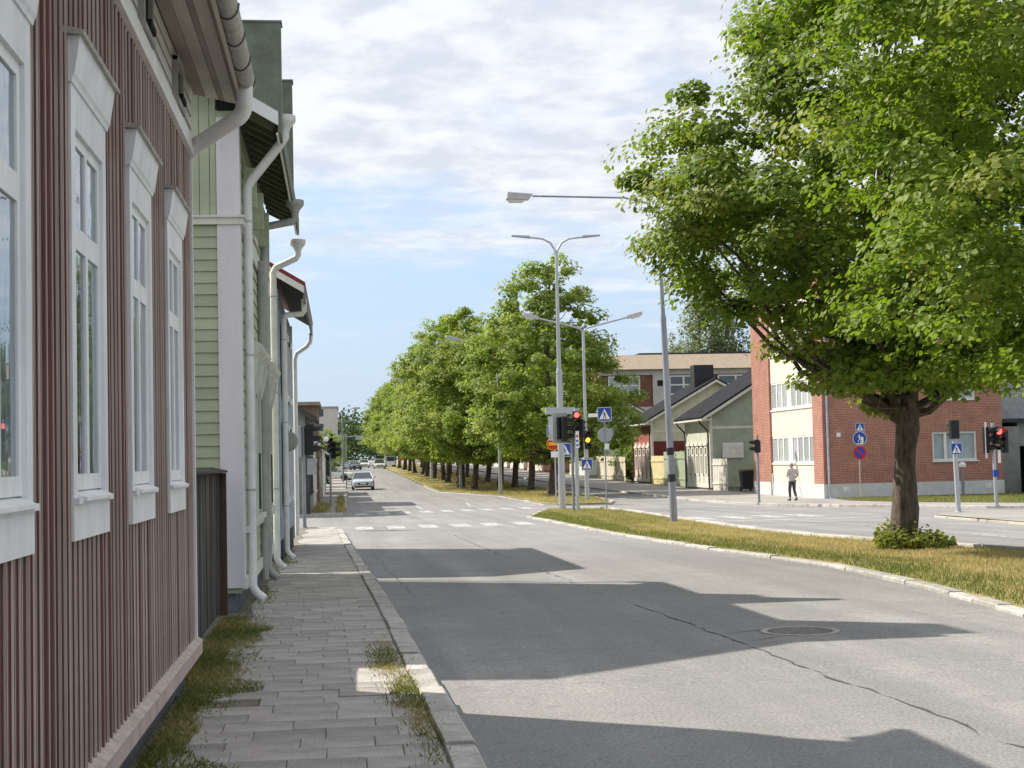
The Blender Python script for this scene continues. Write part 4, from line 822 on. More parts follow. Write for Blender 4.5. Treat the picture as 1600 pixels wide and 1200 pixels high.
picket_fence('picket_fence', 'short white picket fence beside the dark bins', 23.7, 90.6, 23.7, 94.2, 2.0, creamt, 9, .22)
binm = mat('bin_plastic', (.03, .032, .036), .5, .1)
for k, (bx, by, lb) in enumerate(((24.6, 89.6, 'dark wheeled bin closest to the white picket fence'), (25.5, 88.6, 'dark wheeled bin with a white label'), (26.5, 88.2, 'dark wheeled bin farthest from the picket fence'))):
    b_ = empty('wheeled_bin', (bx, by, g(by)+.09), label=lb, cat='bin', group='bins in the yard'); zz = g(by)+.09
    MB().hexa([(bx-.3, by-.3, zz+.15), (bx+.3, by-.3, zz+.15), (bx+.3, by+.3, zz+.15), (bx-.3, by+.3, zz+.15), (bx-.38, by-.36, zz+1.25), (bx+.38, by-.36, zz+1.25), (bx+.38, by+.36, zz+1.25), (bx-.38, by+.36, zz+1.25)]).build('body', binm, b_)
    MB().prism([(bx-.41, by-.42, zz+1.25), (bx+.41, by-.42, zz+1.25), (bx+.38, by-.42, zz+1.36), (bx-.38, by-.42, zz+1.36)], (0, .84, 0)).build('lid', binm if k else mat('bin_lid_brown', (.20, .15, .07), .6), b_)
    for sx in (-.3, .3): MB().lathe((bx+sx, by+.3, zz+.13), [(.01, -.04), (.13, -.04), (.13, .04), (.01, .04)], 12, 'X').build('wheel', binm, b_)
    if k == 1: MB().box(bx-.15, bx+.15, by-.385, by-.375, zz+.85, zz+1.1).build('sticker', white, b_)
yb = empty('notice_board', (25.0, 94.3, 1.6), label='white rounded notice board on the sage gable above the bins', cat='sign')
MB().box(24.35, 25.75, 94.22, 94.34, 1.35, 2.35).build('panel', winwhite, yb, bevel=.05); MB().box(24.55, 25.55, 94.2, 94.218, 1.65, 2.1).build('face', mat('notice_face', (.72, .70, .62), .6), yb)
# mid-rise brick flats behind
fl = empty('brick_flats', (34, 166, g(160)), label='three-storey brick flats with white bands behind the wooden houses', cat='building')
dbrick = brickmat('dark_brick', (.22, .075, .05), (.17, .06, .045), (.20, .13, .10)); salm = brickmat('salmon_brick', (.46, .22, .15), (.40, .19, .13), (.5, .36, .30))
concw = mat('pale_concrete', (.50, .48, .44), .85, .06, 1)
MB().box(28.2, 50, 160, 176, -1.2, 11.0).build('wall', dbrick, fl)
MB().box(27.9, 28.2, 159.9, 176, -1.2, 11.0).build('side_wall', salm, fl)
for z in (-1.2, 3.2, 6.5, 10.4): MB().box(27.85, 50.1, 159.8, 160.0, z, z+(.65 if z > 9 else .45)).build('band', concw, fl)
for z in (3.2, 6.5): MB().box(27.8, 27.9, 159.9, 176.1, z, z+.45).build('band', concw, fl)
for x in (33.8,): MB().box(x, x+1.6, 159.75, 160.0, -1.2, 11.0).build('pilaster', concw, fl)
MB().hexa([(27.4, 159.2, 11.0), (50.5, 159.2, 11.0), (50.5, 177, 11.0), (27.4, 177, 11.0), (28.6, 161.5, 12.7), (50, 161.5, 12.7), (50, 175, 12.7), (28.6, 175, 12.7)]).build('roof', mat('tan_roof', (.42, .34, .25), .8, .06), fl)
MB().box(33, 46, 163, 170, 12.7, 13.0).build('roof_duct', MATS['black_chimney'], fl)
ffl = Face((0, 159.85, 0), (1, 0, 0), (0, -1, 0))
for (x0, x1) in ((28.9, 32.4), (35.6, 38.8), (41, 45)):
    for v0 in (4.5, 8.2, .8):
        fr = MB()
        for (a, b, c, d) in ((x0, x0+.15, v0, v0+2.1), (x1-.15, x1, v0, v0+2.1), (x0, x1, v0, v0+.15), (x0, x1, v0+1.95, v0+2.1), (x0, x1, v0+1.0, v0+1.15), ((x0+x1)/2-.1, (x0+x1)/2+.1, v0, v0+2.1)): ffl.box(fr, a, b, c, d, -.1, .06+.01*R.random())
        wd = fr.build('window', winwhite, fl); mb = MB(); ffl.box(mb, x0+.1, x1-.1, v0+.1, v0+2.0, -.05, .02); mb.build('pane', mat('flats_pane', (.06, .075, .08), .1, .1, spec=.8) if x0 > 33 else mat('pale_glass', (.34, .40, .38), .15, .15, .3), wd)
MB().box(34.3, 34.9, 159.70, 159.76, 9.2, 9.8).build('vent', darkm, fl)
# pale houses glimpsed between the avenue trunks
for k, (y0, y1, wm, lb) in enumerate(((146, 158, pales, 'pale green house glimpsed between the avenue trunks'), (180, 194, mat('salmon_wall', (.50, .30, .21), .8), 'salmon-coloured house glimpsed between the avenue trunks'), (198, 214, creamt, 'cream house glimpsed between the avenue trunks'), (218, 240, mat('grey_white_wall', (.5, .5, .48), .8), 'greyish house farthest along the right side'))):
    street_house('wooden_house', lb, 24.2, y0, y1, 4.4, 7.0, 4.5, wm, wm, tarroof, creamt, nwin=4, pipe=False)
# ================================================================ street furniture
galv = mat('galvanised', (.42, .44, .46), .45, .10, 3, .1, 20, metal=.35, stretch=(1, 1, .15), dirt=.3, dirtcol=(.25, .26, .27))
galvd = mat('galvanised_dark', (.27, .285, .32), .5, .12, 3, metal=.3, stretch=(1, 1, .2), dirt=.4, dirtcol=(.15, .16, .17))
blackp = mat('black_plastic', (.012, .013, .014), .45, .1)
signblue = mat('sign_blue', (.02, .07, .33), .45, .03); signwhite = mat('sign_white', (.80, .80, .80), .45, .02); signred = mat('sign_red', (.52, .02, .02), .45, .03); signyel = mat('sign_yellow', (.80, .45, .02), .45, .03); signblk = mat('sign_black', (.01, .01, .01), .5, 0); signback = mat('sign_back', (.34, .36, .37), .5, .08, metal=.3)
lens_off = {'r': mat('lens_red_off', (.05, .01, .01), .25), 'a': mat('lens_amber_off', (.06, .03, .01), .25), 'g': mat('lens_green_off', (.01, .04, .03), .25)}
lens_on = {'r': emis('lens_red_lit', (1.0, .05, .04), 3.2), 'a': emis('lens_amber_lit', (1.0, .42, .02), 3.2), 'g': emis('lens_green_lit', (.1, 1, .5), 2)}
def post(par, x, y, z0, h, r0, r1=None, m=None, n=12, flange=True, lean=(0, 0), name='post'):
    r1 = r1 or r0; p = MB().tube([(x, y, z0-.05), (x+lean[0]*.45, y+lean[1]*.45, z0+h*.45), (x+lean[0], y+lean[1], z0+h)], [r0, (r0+r1)/2, r1], n).build(name, m or galv, par, True)
    if flange: MB().lathe((x, y, z0), [(r0*2.0, -.02), (r0*2.0, .02), (r0*1.15, .035), (r0*1.1, .12)], n).build('base_collar', m or galv, p)
    return p
def local(x, y, z, yaw): return Matrix.Translation((x, y, z)) @ Matrix.Rotation(yaw, 4, 'Z')
def signal(par, x, y, z, yaw, lit=None, s=1.0, lenses='rag', board=False, backplate_m=None):
    """signal head centred at (x,y,z); yaw 0 faces the camera (-Y)"""
    T = local(x, y, z, yaw); n = len(lenses); hh = .30*n*s/2; hw = .15*s
    hd = MB(T).prism([(-hw, -.10*s, -hh), (hw, -.10*s, -hh), (hw, .06*s, -hh), (hw*.6, .12*s, -hh), (-hw*.6, .12*s, -hh), (-hw, .06*s, -hh)], (0, 0, 2*hh)).build('signal_head', blackp, par)
    for k, c in enumerate(lenses):
        zc = hh-.15*s-.30*s*k
        MB(T).lathe((0, -.102*s, zc), [(.112*s, .02), (.112*s, -.005), (.07*s, -.03), (.001, -.04)], 16, 'Y').build('lens', (lens_on if c == lit else lens_off)[c], hd, True)
        # hood: half tube over the lens
        pts = []; nn = 9
        for j in range(nn):
            a = rad(-15+210*j/(nn-1)); pts += [(.125*s*math.cos(a), -.10*s, zc+.125*s*math.sin(a)), (.125*s*math.cos(a), -.10*s-(.24*s if j not in (0, nn-1) else .08*s), zc-.02*s+.125*s*math.sin(a)), (.135*s*math.cos(a), -.10*s-(.24*s if j not in (0, nn-1) else .08*s), zc-.02*s+.135*s*math.sin(a)), (.135*s*math.cos(a), -.10*s, zc+.135*s*math.sin(a))]
        MB(T).add(pts, [(4*j+a_, 4*(j+1)+a_, 4*(j+1)+(a_+1) % 4, 4*j+(a_+1) % 4) for j in range(nn-1) for a_ in range(4)]).build('visor', blackp, hd)
    if board: MB(T).box(-.34*s, .34*s, .0, .02, -hh-.18*s, hh+.18*s).build('backing_board', backplate_m or signback, hd)
    return hd
def walker(mb, s, y):   # a walking figure about s high, flat at depth y
    def P(L): mb.add([(a*s, y, b*s) for a, b in L], [tuple(range(len(L)))])
    P([(-.06+.075*math.cos(t), .40+.075*math.sin(t)) for t in [2*math.pi*k/10 for k in range(10)]])
    P([(-.10, .31), (.03, .31), (.06, .02), (-.08, .02)]); P([(-.08, .02), (.0, .02), (-.14, -.42), (-.23, -.42)]); P([(-.02, .04), (.07, .03), (.22, -.40), (.13, -.42)])
    P([(.0, .30), (.05, .27), (.22, .06), (.17, .03)]); P([(-.09, .30), (-.11, .24), (-.26, .10), (-.29, .15)])
def crossing_sign(par, x, y, z, size, yaw=0, dark=True):
    T = local(x, y, z, yaw); h = size/2
    p = MB(T).box(-h, h, 0, .012, -h, h).build('crossing_sign', signblue, par)
    MB(T).add([(-h, -.002, -h), (h, -.002, -h), (h, -.002, -h+.03*size), (-h, -.002, -h+.03*size), (-h, -.002, h-.03*size), (h, -.002, h-.03*size), (h, -.002, h), (-h, -.002, h), (-h+.03*size, -.002, -h+.03*size), (-h+.03*size, -.002, h-.03*size), (h-.03*size, -.002, -h+.03*size), (h-.03*size, -.002, h-.03*size)], [(0,1,2,3),(4,5,6,7),(0,8,9,7),(1,10,11,6)]).build('border', signwhite, p)
    MB(T).add([(-h*.80, -.002, -h*.72), (h*.80, -.002, -h*.72), (0, -.002, h*.78)], [(0, 1, 2)]).build('triangle', signwhite, p)
    mb = MB(T @ Matrix.Translation((0, 0, -h*.18))); walker(mb, size*.62, -.004)
    for k in range(4): mb.add([((-.6+.34*k)*h, -.004, -h*.60), ((-.42+.34*k)*h, -.004, -h*.60), ((-.42+.34*k)*h, -.004, -h*.52), ((-.6+.34*k)*h, -.004, -h*.52)], [(0, 1, 2, 3)])
    mb.build('walking_figure', signblk, p)
    MB(T).box(-h*.3, h*.3, .014, .03, -h*.1, h*.1).build('clamp', signback, p)
    return p
# ---- near signal on the left corner
e = empty('traffic_signal', (-1.15, 49.6, g(49.6)+.09), label='grey signal post at the end of the left pavement, head turned to the side street', cat='traffic signal'); z0 = g(47)+.08
post(e, -1.1, 46.6, z0, 3.15, .055, m=galvd); signal(e, -.92, 46.6, z0+2.72, rad(100), None, 1.05); MB().box(-1.28, -1.16, 46.45, 46.75, z0+2.2, z0+3.15).build('control_box', signback, e); MB().box(-1.0, -.72, 46.63, 46.65, z0+1.65, z0+2.15).build('plate', signback, e)
# ---- second left signal past the side street
e = empty('traffic_signal', (-.45, 80, g(80)+.09), label='dark signal post farther down the left pavement past the side street', cat='traffic signal'); z0 = g(80)+.09
post(e, -.5, 80, z0, 3.6, .06, m=galvd); signal(e, -.30, 80, z0+3.0, rad(80), None, 1.0); signal(e, -.5, 79.8, z0+3.25, rad(10), None, .9)
# ---- median signals
z0 = g(61.9)+.1
e = empty('traffic_signal', (9.8, 61.9, z0), label='median signal post with a glowing red light over the grass tip', cat='traffic signal')
post(e, 9.78, 61.9, z0, 4.05, .085, m=galv, flange=False); post(e, 9.62, 62.0, z0, 3.3, .06, m=galvd, flange=False, name='cable_post')
signal(e, 9.78, 61.72, z0+3.62, 0, 'r', 1.0); MB().box(9.70, 9.84, 61.50, 61.52, z0+2.55, z0+3.25).build('sticker_strip', signwhite, e)
for k, (c, zz) in enumerate(((signred, 3.0), (signblue, 2.8), (signblue, 2.62))): MB().box(9.72, 9.80, 61.49, 61.50, z0+zz, z0+zz+.09).build('sticker', c, e)
signal(e, 9.32, 61.95, z0+3.35, rad(78), None, 1.15); signal(e, 10.0, 62.0, z0+3.35, rad(165), None, .85); signal(e, 9.15, 62.2, z0+3.4, rad(200), None, 1.0, board=True)
MB().box(9.72, 9.95, 61.75, 61.95, z0+4.05, z0+4.2).build('cap', galv, e)
# ---- tall twin-arm lamp post with a street-name box
z0 = g(66.2)+.1; X, Y = 9.77, 66.2
e = empty('street_lamp', (X, Y, z0), label='tall slim lamp post with two curved arms spreading like a Y', cat='street lamp')
H = 11.9
MB().tube([(X, Y, z0-.1), (X, Y, z0+3.1), (X, Y, z0+6.1)], [.16, .145, .135], 12).build('lower_post', galv, e, True); MB().tube([(X, Y, z0+6.1), (X, Y, z0+H-.6)], [.095, .065], 12).build('upper_post', galv, e, True); MB().tube([(X, Y, z0+6.0), (X, Y, z0+6.2)], [.15, .105], 12).build('collar', galv, e)
for s in (-1, 1):
    pts = [(X, Y, z0+H-.7), (X+s*.06, Y, z0+H-.4), (X+s*.25, Y, z0+H-.08), (X+s*.6, Y, z0+H+.1), (X+s*1.25, Y, z0+H+.18)]
    a = MB().tube(pts, [.055, .05, .045, .04, .04], 8).build('arm', galv, e, True)
    MB().hexa([(X+s*1.15, Y-.12, z0+H+.13), (X+s*2.0, Y-.10, z0+H+.22), (X+s*2.0, Y+.10, z0+H+.22), (X+s*1.15, Y+.12, z0+H+.13), (X+s*1.2, Y-.09, z0+H+.24), (X+s*1.98, Y-.07, z0+H+.28), (X+s*1.98, Y+.07, z0+H+.28), (X+s*1.2, Y+.09, z0+H+.24)]).build('lamp_head', signback, a)
MB().box(X-.68, X+.62, Y-.30, Y-.12, z0+4.15, z0+4.45).build('name_box', mat('box_grey', (.40, .45, .46), .5, .05), e)
MB().box(X-.58, X-.2, Y-.32, Y-.30, z0+2.98, z0+4.05).build('sign_edge', mat('plate_grey', (.50, .53, .55), .45), e)
# ---- sign post: crossing sign above a round sign seen from behind
z0 = g(63.6)+.1; X, Y = 11.3, 63.6
e = empty('sign_post', (X, Y, z0), label='sign post with a blue crossing sign above a grey disc seen from behind', cat='sign')
post(e, X, Y, z0, 4.2, .032, m=galvd, flange=False); crossing_sign(e, X, Y-.05, z0+4.0, .60)
p = MB().lathe((X, Y-.05, z0+3.12), [(.001, -.006), (.33, -.006), (.33, .008), (.001, .008)], 28, 'Y').build('round_sign', signback, e)
MB().box(X-.05, X+.05, Y-.075, Y-.06, z0+2.8, z0+3.45).build('back_rail', galvd, p); MB().box(X-.02, X+.16, Y-.07, Y-.06, z0+2.5, z0+2.75).build('small_plate', signwhite, e)
# ---- leaning lamp post with a long arm over the near lane
z0 = g(44.3)+.1; X, Y = 9.9, 44.3; LX = -.24
e = empty('street_lamp', (X, Y, z0), label='leaning grey lamp post with a long straight arm reaching left', cat='street lamp')
MB().tube([(X, Y, z0-.1), (X+LX*.65, Y, z0+6.1)], [.115, .085], 12).build('lower_post', galvd, e, True); MB().tube([(X+LX*.65, Y, z0+6.1), (X+LX, Y, z0+9.3)], [.065, .05], 12).build('upper_post', galvd, e, True)
MB().tube([(X+LX*.65, Y, z0+6.0), (X+LX*.67, Y, z0+6.2)], [.088, .068], 12).build('collar', galvd, e)
for zz in (1.15, 1.95): MB().tube([(X+LX*zz/9.3, Y, z0+zz), (X+LX*(zz+.22)/9.3, Y, z0+zz+.22)], .118-.002*zz, 12).build('black_band', mat('tape_black', (.03, .03, .035), .6), e)
tx = X+LX
a1 = MB().tube([(tx, Y, z0+9.25), (tx-.3, Y, z0+9.55), (tx-1.0, Y, z0+9.72), (tx-3.8, Y, z0+9.78)], .028, 8).build('arm', galvd, e, True)
MB().tube([(tx, Y, z0+9.2), (tx+.1, Y, z0+9.5), (tx+.35, Y, z0+9.85), (tx+.7, Y, z0+10.0)], .028, 8).build('arm', galvd, e, True)
hx = tx-3.8; hz = z0+9.78
lh = MB().hexa([(hx-.80, Y-.15, hz-.11), (hx-.12, Y-.14, hz-.12), (hx-.12, Y+.14, hz-.12), (hx-.80, Y+.15, hz-.11), (hx-.76, Y-.11, hz+.12), (hx+.02, Y-.06, hz+.07), (hx+.02, Y+.06, hz+.07), (hx-.76, Y+.11, hz+.12)]).build('lamp_head', mat('lamp_grey', (.45, .44, .44), .5, .06), e, bevel=.02)
MB().hexa([(hx-.70, Y-.08, hz-.20), (hx-.32, Y-.08, hz-.20), (hx-.32, Y+.08, hz-.20), (hx-.70, Y+.08, hz-.20), (hx-.76, Y-.13, hz-.112), (hx-.2, Y-.12, hz-.118), (hx-.2, Y+.12, hz-.118), (hx-.76, Y+.13, hz-.112)]).build('glass_bowl', mat('lamp_bowl', (.62, .62, .60), .25, .03), lh, bevel=.02)
# ---- older double-arm lamps along the avenue
def yoke_lamp(x, y, label, yaw=0, h=9.3):
    z0 = g(y)+.1; e = empty('street_lamp', (x, y, z0), label=label, cat='street lamp', group='double-arm lamps on the avenue')
    MB().tube([(x, y, z0-.1), (x, y, z0+h*.42)], [.13, .11], 12).build('lower_post', galv, e, True); MB().tube([(x, y, z0+h*.42), (x, y, z0+h)], [.09, .075], 12).build('upper_post', galv, e, True)
    for s in (-1, 1):
        a = MB().tube([(x, y, z0+h-.15), (x+s*.18, y, z0+h+.1), (x+s*.6, y, z0+h+.22), (x+s*2.6, y, z0+h+.72)], .05, 8).build('arm', galv, e, True)
        lh = MB().hexa([(x+s*2.5, y-.14, z0+h+.60), (x+s*3.35, y-.12, z0+h+.82), (x+s*3.35, y+.12, z0+h+.82), (x+s*2.5, y+.14, z0+h+.60), (x+s*2.45, y-.10, z0+h+.80), (x+s*3.3, y-.08, z0+h+1.02), (x+s*3.3, y+.08, z0+h+1.02), (x+s*2.45, y+.10, z0+h+.80)]).build('lamp_head', MATS['lamp_grey'], a, bevel=.02)
        MB().hexa([(x+s*2.8, y-.08, z0+h+.60), (x+s*3.2, y-.08, z0+h+.70), (x+s*3.2, y+.08, z0+h+.70), (x+s*2.8, y+.08, z0+h+.60), (x+s*2.7, y-.12, z0+h+.66), (x+s*3.3, y-.11, z0+h+.81), (x+s*3.3, y+.11, z0+h+.81), (x+s*2.7, y+.12, z0+h+.66)]).build('glass_bowl', MATS['lamp_bowl'], lh)
    return e
e = yoke_lamp(13.45, 81.7, 'double-arm lamp post with an amber signal, beside the nearest avenue tree'); z0 = g(81.7)+.1
hd = signal(e, 13.5, 81.5, z0+3.25, 0, 'a', 1.1); signal(e, 13.15, 81.7, z0+3.9, rad(100), None, 1.1); signal(e, 12.95, 81.6, z0+3.0, rad(40), None, .9, lenses='rg')
crossing_sign(e, 13.45, 81.53, z0+1.9, .6); MB().box(13.6, 14.6, 81.6, 81.63, z0+4.5, z0+4.7).build('street_plate', signwhite, e)
yoke_lamp(10.25, 96.5, 'thin lamp post among the near trunks of the avenue'); yoke_lamp(9.4, 118, 'double-arm lamp post deeper in the avenue, before the third left-row tree'); yoke_lamp(9.2, 152, 'double-arm lamp post farthest down the avenue')
# ---- no-entry and crossing signs at the avenue tip
z0 = g(77)+.1; X, Y = 11.05, 77.0
e = empty('sign_post', (X, Y, z0), label='red no-entry disc with yellow bar and white plate at the avenue tip', cat='sign')
post(e, X, Y, z0, 4.3, .035, m=galv, flange=False)
d = MB().lathe((X-.1, Y-.06, z0+3.05), [(.001, -.006), (.34, -.006), (.34, .006), (.001, .006)], 28, 'Y').build('no_entry_disc', signred, e)
MB().add([(X-.1+r*math.cos(2*math.pi*k/28), Y-.069, z0+3.05+r*math.sin(2*math.pi*k/28)) for r in (.34, .31) for k in range(28)], [(k, (k+1) % 28, 28+(k+1) % 28, 28+k) for k in range(28)]).build('rim', signyel, d); MB().box(X-.34, X+.14, Y-.074, Y-.07, z0+2.97, z0+3.13).build('bar', signyel, d)
MB().box(X-.22, X+.12, Y-.07, Y-.06, z0+2.35, z0+2.66).build('plate', signwhite, e); crossing_sign(e, X-.1, Y-.06, z0+3.72, .62); crossing_sign(e, X+.52, Y+.02, z0+2.72, .68, rad(15))
# ---- far-side signals and signs
z0 = g(64.7)+.09; e = empty('traffic_signal', (18.3, 64.7, z0), label='thin signal post in front of the left end of the brick block', cat='traffic signal')
post(e, 18.3, 64.7, z0, 3.0, .055, m=galvd); signal(e, 18.24, 64.6, z0+2.52, rad(75) if False else rad(-100), None, .95, lenses='rg'); signal(e, 18.35, 64.85, z0+2.5, rad(170), None, .85, lenses='rg')
z0 = g(69.6)+.1; X, Y = 24.6, 69.4; e = empty('sign_post', (X, Y, z0), label='post with crossing, path and no-parking signs before the brick gable', cat='sign')
post(e, X, Y, z0, 3.6, .03, m=mat('tan_post', (.42, .38, .30), .6), flange=False); crossing_sign(e, X+.05, Y-.05, z0+3.38, .42)
d = MB().lathe((X+.02, Y-.05, z0+2.86), [(.001, -.006), (.34, -.006), (.34, .006), (.001, .006)], 28, 'Y').build('path_sign', signblue, e)
T = local(X+.02, Y-.062, z0+2.86, 0); mb = MB(T); walker(mb, .40, 0)
for (cx_, cz) in ((.1, -.06),): mb.add([(cx_+a*.16, 0, cz+b*.30) for a, b in ((-.5, -.5), (.5, -.5), (.5, .3), (.2, .5), (-.3, .4))], [(0, 1, 2, 3, 4)])
mb.add([(a, 0, b) for a, b in ((-.16, -.27), (.16, -.27), (.16, -.23), (-.16, -.23))], [(0, 1, 2, 3)]); mb.build('figures', signwhite, d)
rg = [(.34, 0), (.31, .0)]; mb = MB(); nn = 28
mb.add([(X+.02+r*math.cos(2*math.pi*k/nn), Y-.06, z0+2.86+r*math.sin(2*math.pi*k/nn)) for r in (.335, .315) for k in range(nn)], [(k, (k+1) % nn, nn+(k+1) % nn, nn+k) for k in range(nn)]); mb.build('white_rim', signwhite, d)
d = MB().lathe((X, Y-.05, z0+2.18), [(.001, -.006), (.33, -.006), (.33, .006), (.001, .006)], 28, 'Y').build('no_parking_disc', mat('sign_blue_violet', (.05, .05, .36), .45), e)
mb = MB(); mb.add([(X+r*math.cos(2*math.pi*k/nn), Y-.06, z0+2.18+r*math.sin(2*math.pi*k/nn)) for r in (.33, .25) for k in range(nn)], [(k, (k+1) % nn, nn+(k+1) % nn, nn+k) for k in range(nn)])
mb.add([(X-.21, Y-.0615, z0+2.18+.15), (X-.15, Y-.0615, z0+2.18+.21), (X+.21, Y-.0615, z0+2.18-.15), (X+.15, Y-.0615, z0+2.18-.21)], [(0, 1, 2, 3)]); mb.build('red_ring', signred, d)
z0 = g(44.6)+.09; X, Y = 18.9, 44.6; e = empty('traffic_signal', (X, Y, z0), label='pale signal post with a blue crossing sign, right of the big trunk', cat='traffic signal')
post(e, X, Y, z0, 2.35, .075, m=galv, lean=(-.05, 0)); signal(e, X-.05, Y-.05, z0+2.55, rad(185), None, .95, lenses='rg'); crossing_sign(e, X-.03, Y-.10, z0+1.95, .36)
z0 = g(50.1)+.09; X, Y = 22.75, 50.4; e = empty('traffic_signal', (X, Y, z0), label='signal post with a lit red light and white-backed heads at the right edge', cat='traffic signal')
post(e, X, Y, z0, 2.9, .06, m=galv, lean=(-.04, 0)); signal(e, X+.05, Y-.2, z0+2.45, rad(8), 'r', 1.0, lenses='rg'); signal(e, X-.28, Y, z0+2.30, rad(62), None, 1.0, board=True, backplate_m=signwhite); signal(e, X+.42, Y+.1, z0+2.25, rad(-70), None, .9)
MB().box(X-.12, X+.06, Y-.16, Y-.06, z0+1.02, z0+1.26).build('push_button', signblue, e); MB().box(X+.1, X+.2, Y-.05, Y-.03, z0+1.5, z0+1.95).build('plate', signwhite, e)
e = empty('bollard_post', (30.2, 70.6, g(70)+.1), label='slim post with a pale cap below the brick gable window', cat='post'); post(e, 30.2, 70.6, g(70.6)+.1, 1.5, .07, m=galvd, flange=False); MB().lathe((30.2, 70.6, g(70.6)+1.6), [(.16, -.12), (.18, 0), (.12, .1), (.01, .13)], 12).build('cap', white, e)
# ---- overhead gantry sign far away
e = empty('gantry', (3, 330, g(330)), label='distant overhead sign gantry across the end of the street', cat='gantry'); z0 = g(330)
post(e, 1.4, 330, z0, 6.6, .15, m=galvd, flange=False); MB().tube([(1.4, 330, z0+6.0), (11, 330, z0+6.2)], .12, 8).build('beam', galvd, e); MB().box(3.5, 6.8, 329.8, 329.9, z0+5.3, z0+6.0).build('sign_board', signback, e); MB().box(6.3, 6.9, 329.8, 330, z0+6.2, z0+7.0).build('signal_box', blackp, e)
# fixed street lamps on the far left
for k, (x, y, lb) in enumerate(((.9, 150, 'grey lamp post at the left kerb near the parked pale car'), (1.1, 215, 'grey lamp post at the left kerb far down the street'))):
    z0 = g(y)+.09; e = empty('street_lamp', (x-.6, y, z0), label=lb, cat='street lamp'); post(e, x-.6, y, z0, 7.0, .09, .06, m=galvd, flange=False); MB().tube([(x-.6, y, z0+7), (x+.6, y, z0+7.3)], .04, 6).build('arm', galvd, e); MB().box(x+.5, x+1.2, y-.12, y+.12, z0+7.22, z0+7.38).build('lamp_head', MATS['lamp_grey'], e)
# ================================================================ trees
bark = mat('lime_bark', (.095, .078, .062), .95, .32, 11, 1.0, 14, stretch=(1, 1, .28), dirt=.75, dirtcol=(.23, .21, .18))
leafN = leafmat('lime_leaves', (.038, .082, .016), (.165, .245, .040), (.36, .33, .10), .36)
leafA = leafmat('avenue_leaves', (.055, .105, .022), (.215, .29, .055), (.42, .38, .13), .42)
leafD = leafmat('dark_leaves', (.02, .045, .014), (.06, .105, .03), (.13, .14, .05), .28)
leafB = leafmat('birch_leaves', (.075, .105, .05), (.19, .235, .10), (.3, .3, .14), .36)
def leaf_mesh(name, pos, nrm, size, tint, age, m, rng, fold=True):
    """one leaf per point: a pointed six-sided blade folded a little along its middle"""
    n = len(pos); nrm = nrm/np.linalg.norm(nrm, axis=1, keepdims=True)
    t = np.cross(nrm, rng.normal(size=(n, 3))); t /= np.linalg.norm(t, axis=1, keepdims=True); b = np.cross(nrm, t); s = size[:, None]
    if fold:
        prof = [(-.5, 0, 0), (-.18, .44, .10), (.25, .32, .08), (.55, 0, -.02), (.25, -.32, .08), (-.18, -.44, .10)]
        F0 = [0, 1, 2, 3, 0, 3, 4, 5]; nv = 6; L = 4; nf = 2
    else:
        prof = [(-.5, 0, 0), (0, .42, .06), (.55, 0, 0), (0, -.42, .06)]; F0 = [0, 1, 2, 3]; nv = 4; L = 4; nf = 1
    V = np.stack([pos+s*(a*t+c*b+d*nrm) for a, c, d in prof], 1).reshape(-1, 3)
    F = ((np.arange(n)*nv)[:, None]+np.array(F0)[None]).reshape(-1)
    me = bpy.data.meshes.new(name); me.vertices.add(nv*n); me.vertices.foreach_set('co', V.ravel()); me.loops.add(len(F)); me.loops.foreach_set('vertex_index', F)
    me.polygons.add(nf*n); me.polygons.foreach_set('loop_start', np.arange(nf*n)*L); me.update(calc_edges=True)
    for nm, v in (('tint', tint), ('age', age)):
        at = me.attributes.new(nm, 'FLOAT', 'FACE'); at.data.foreach_set('value', np.repeat(np.clip(v, 0, 1), nf).astype(np.float32))
    me.materials.append(m); return me
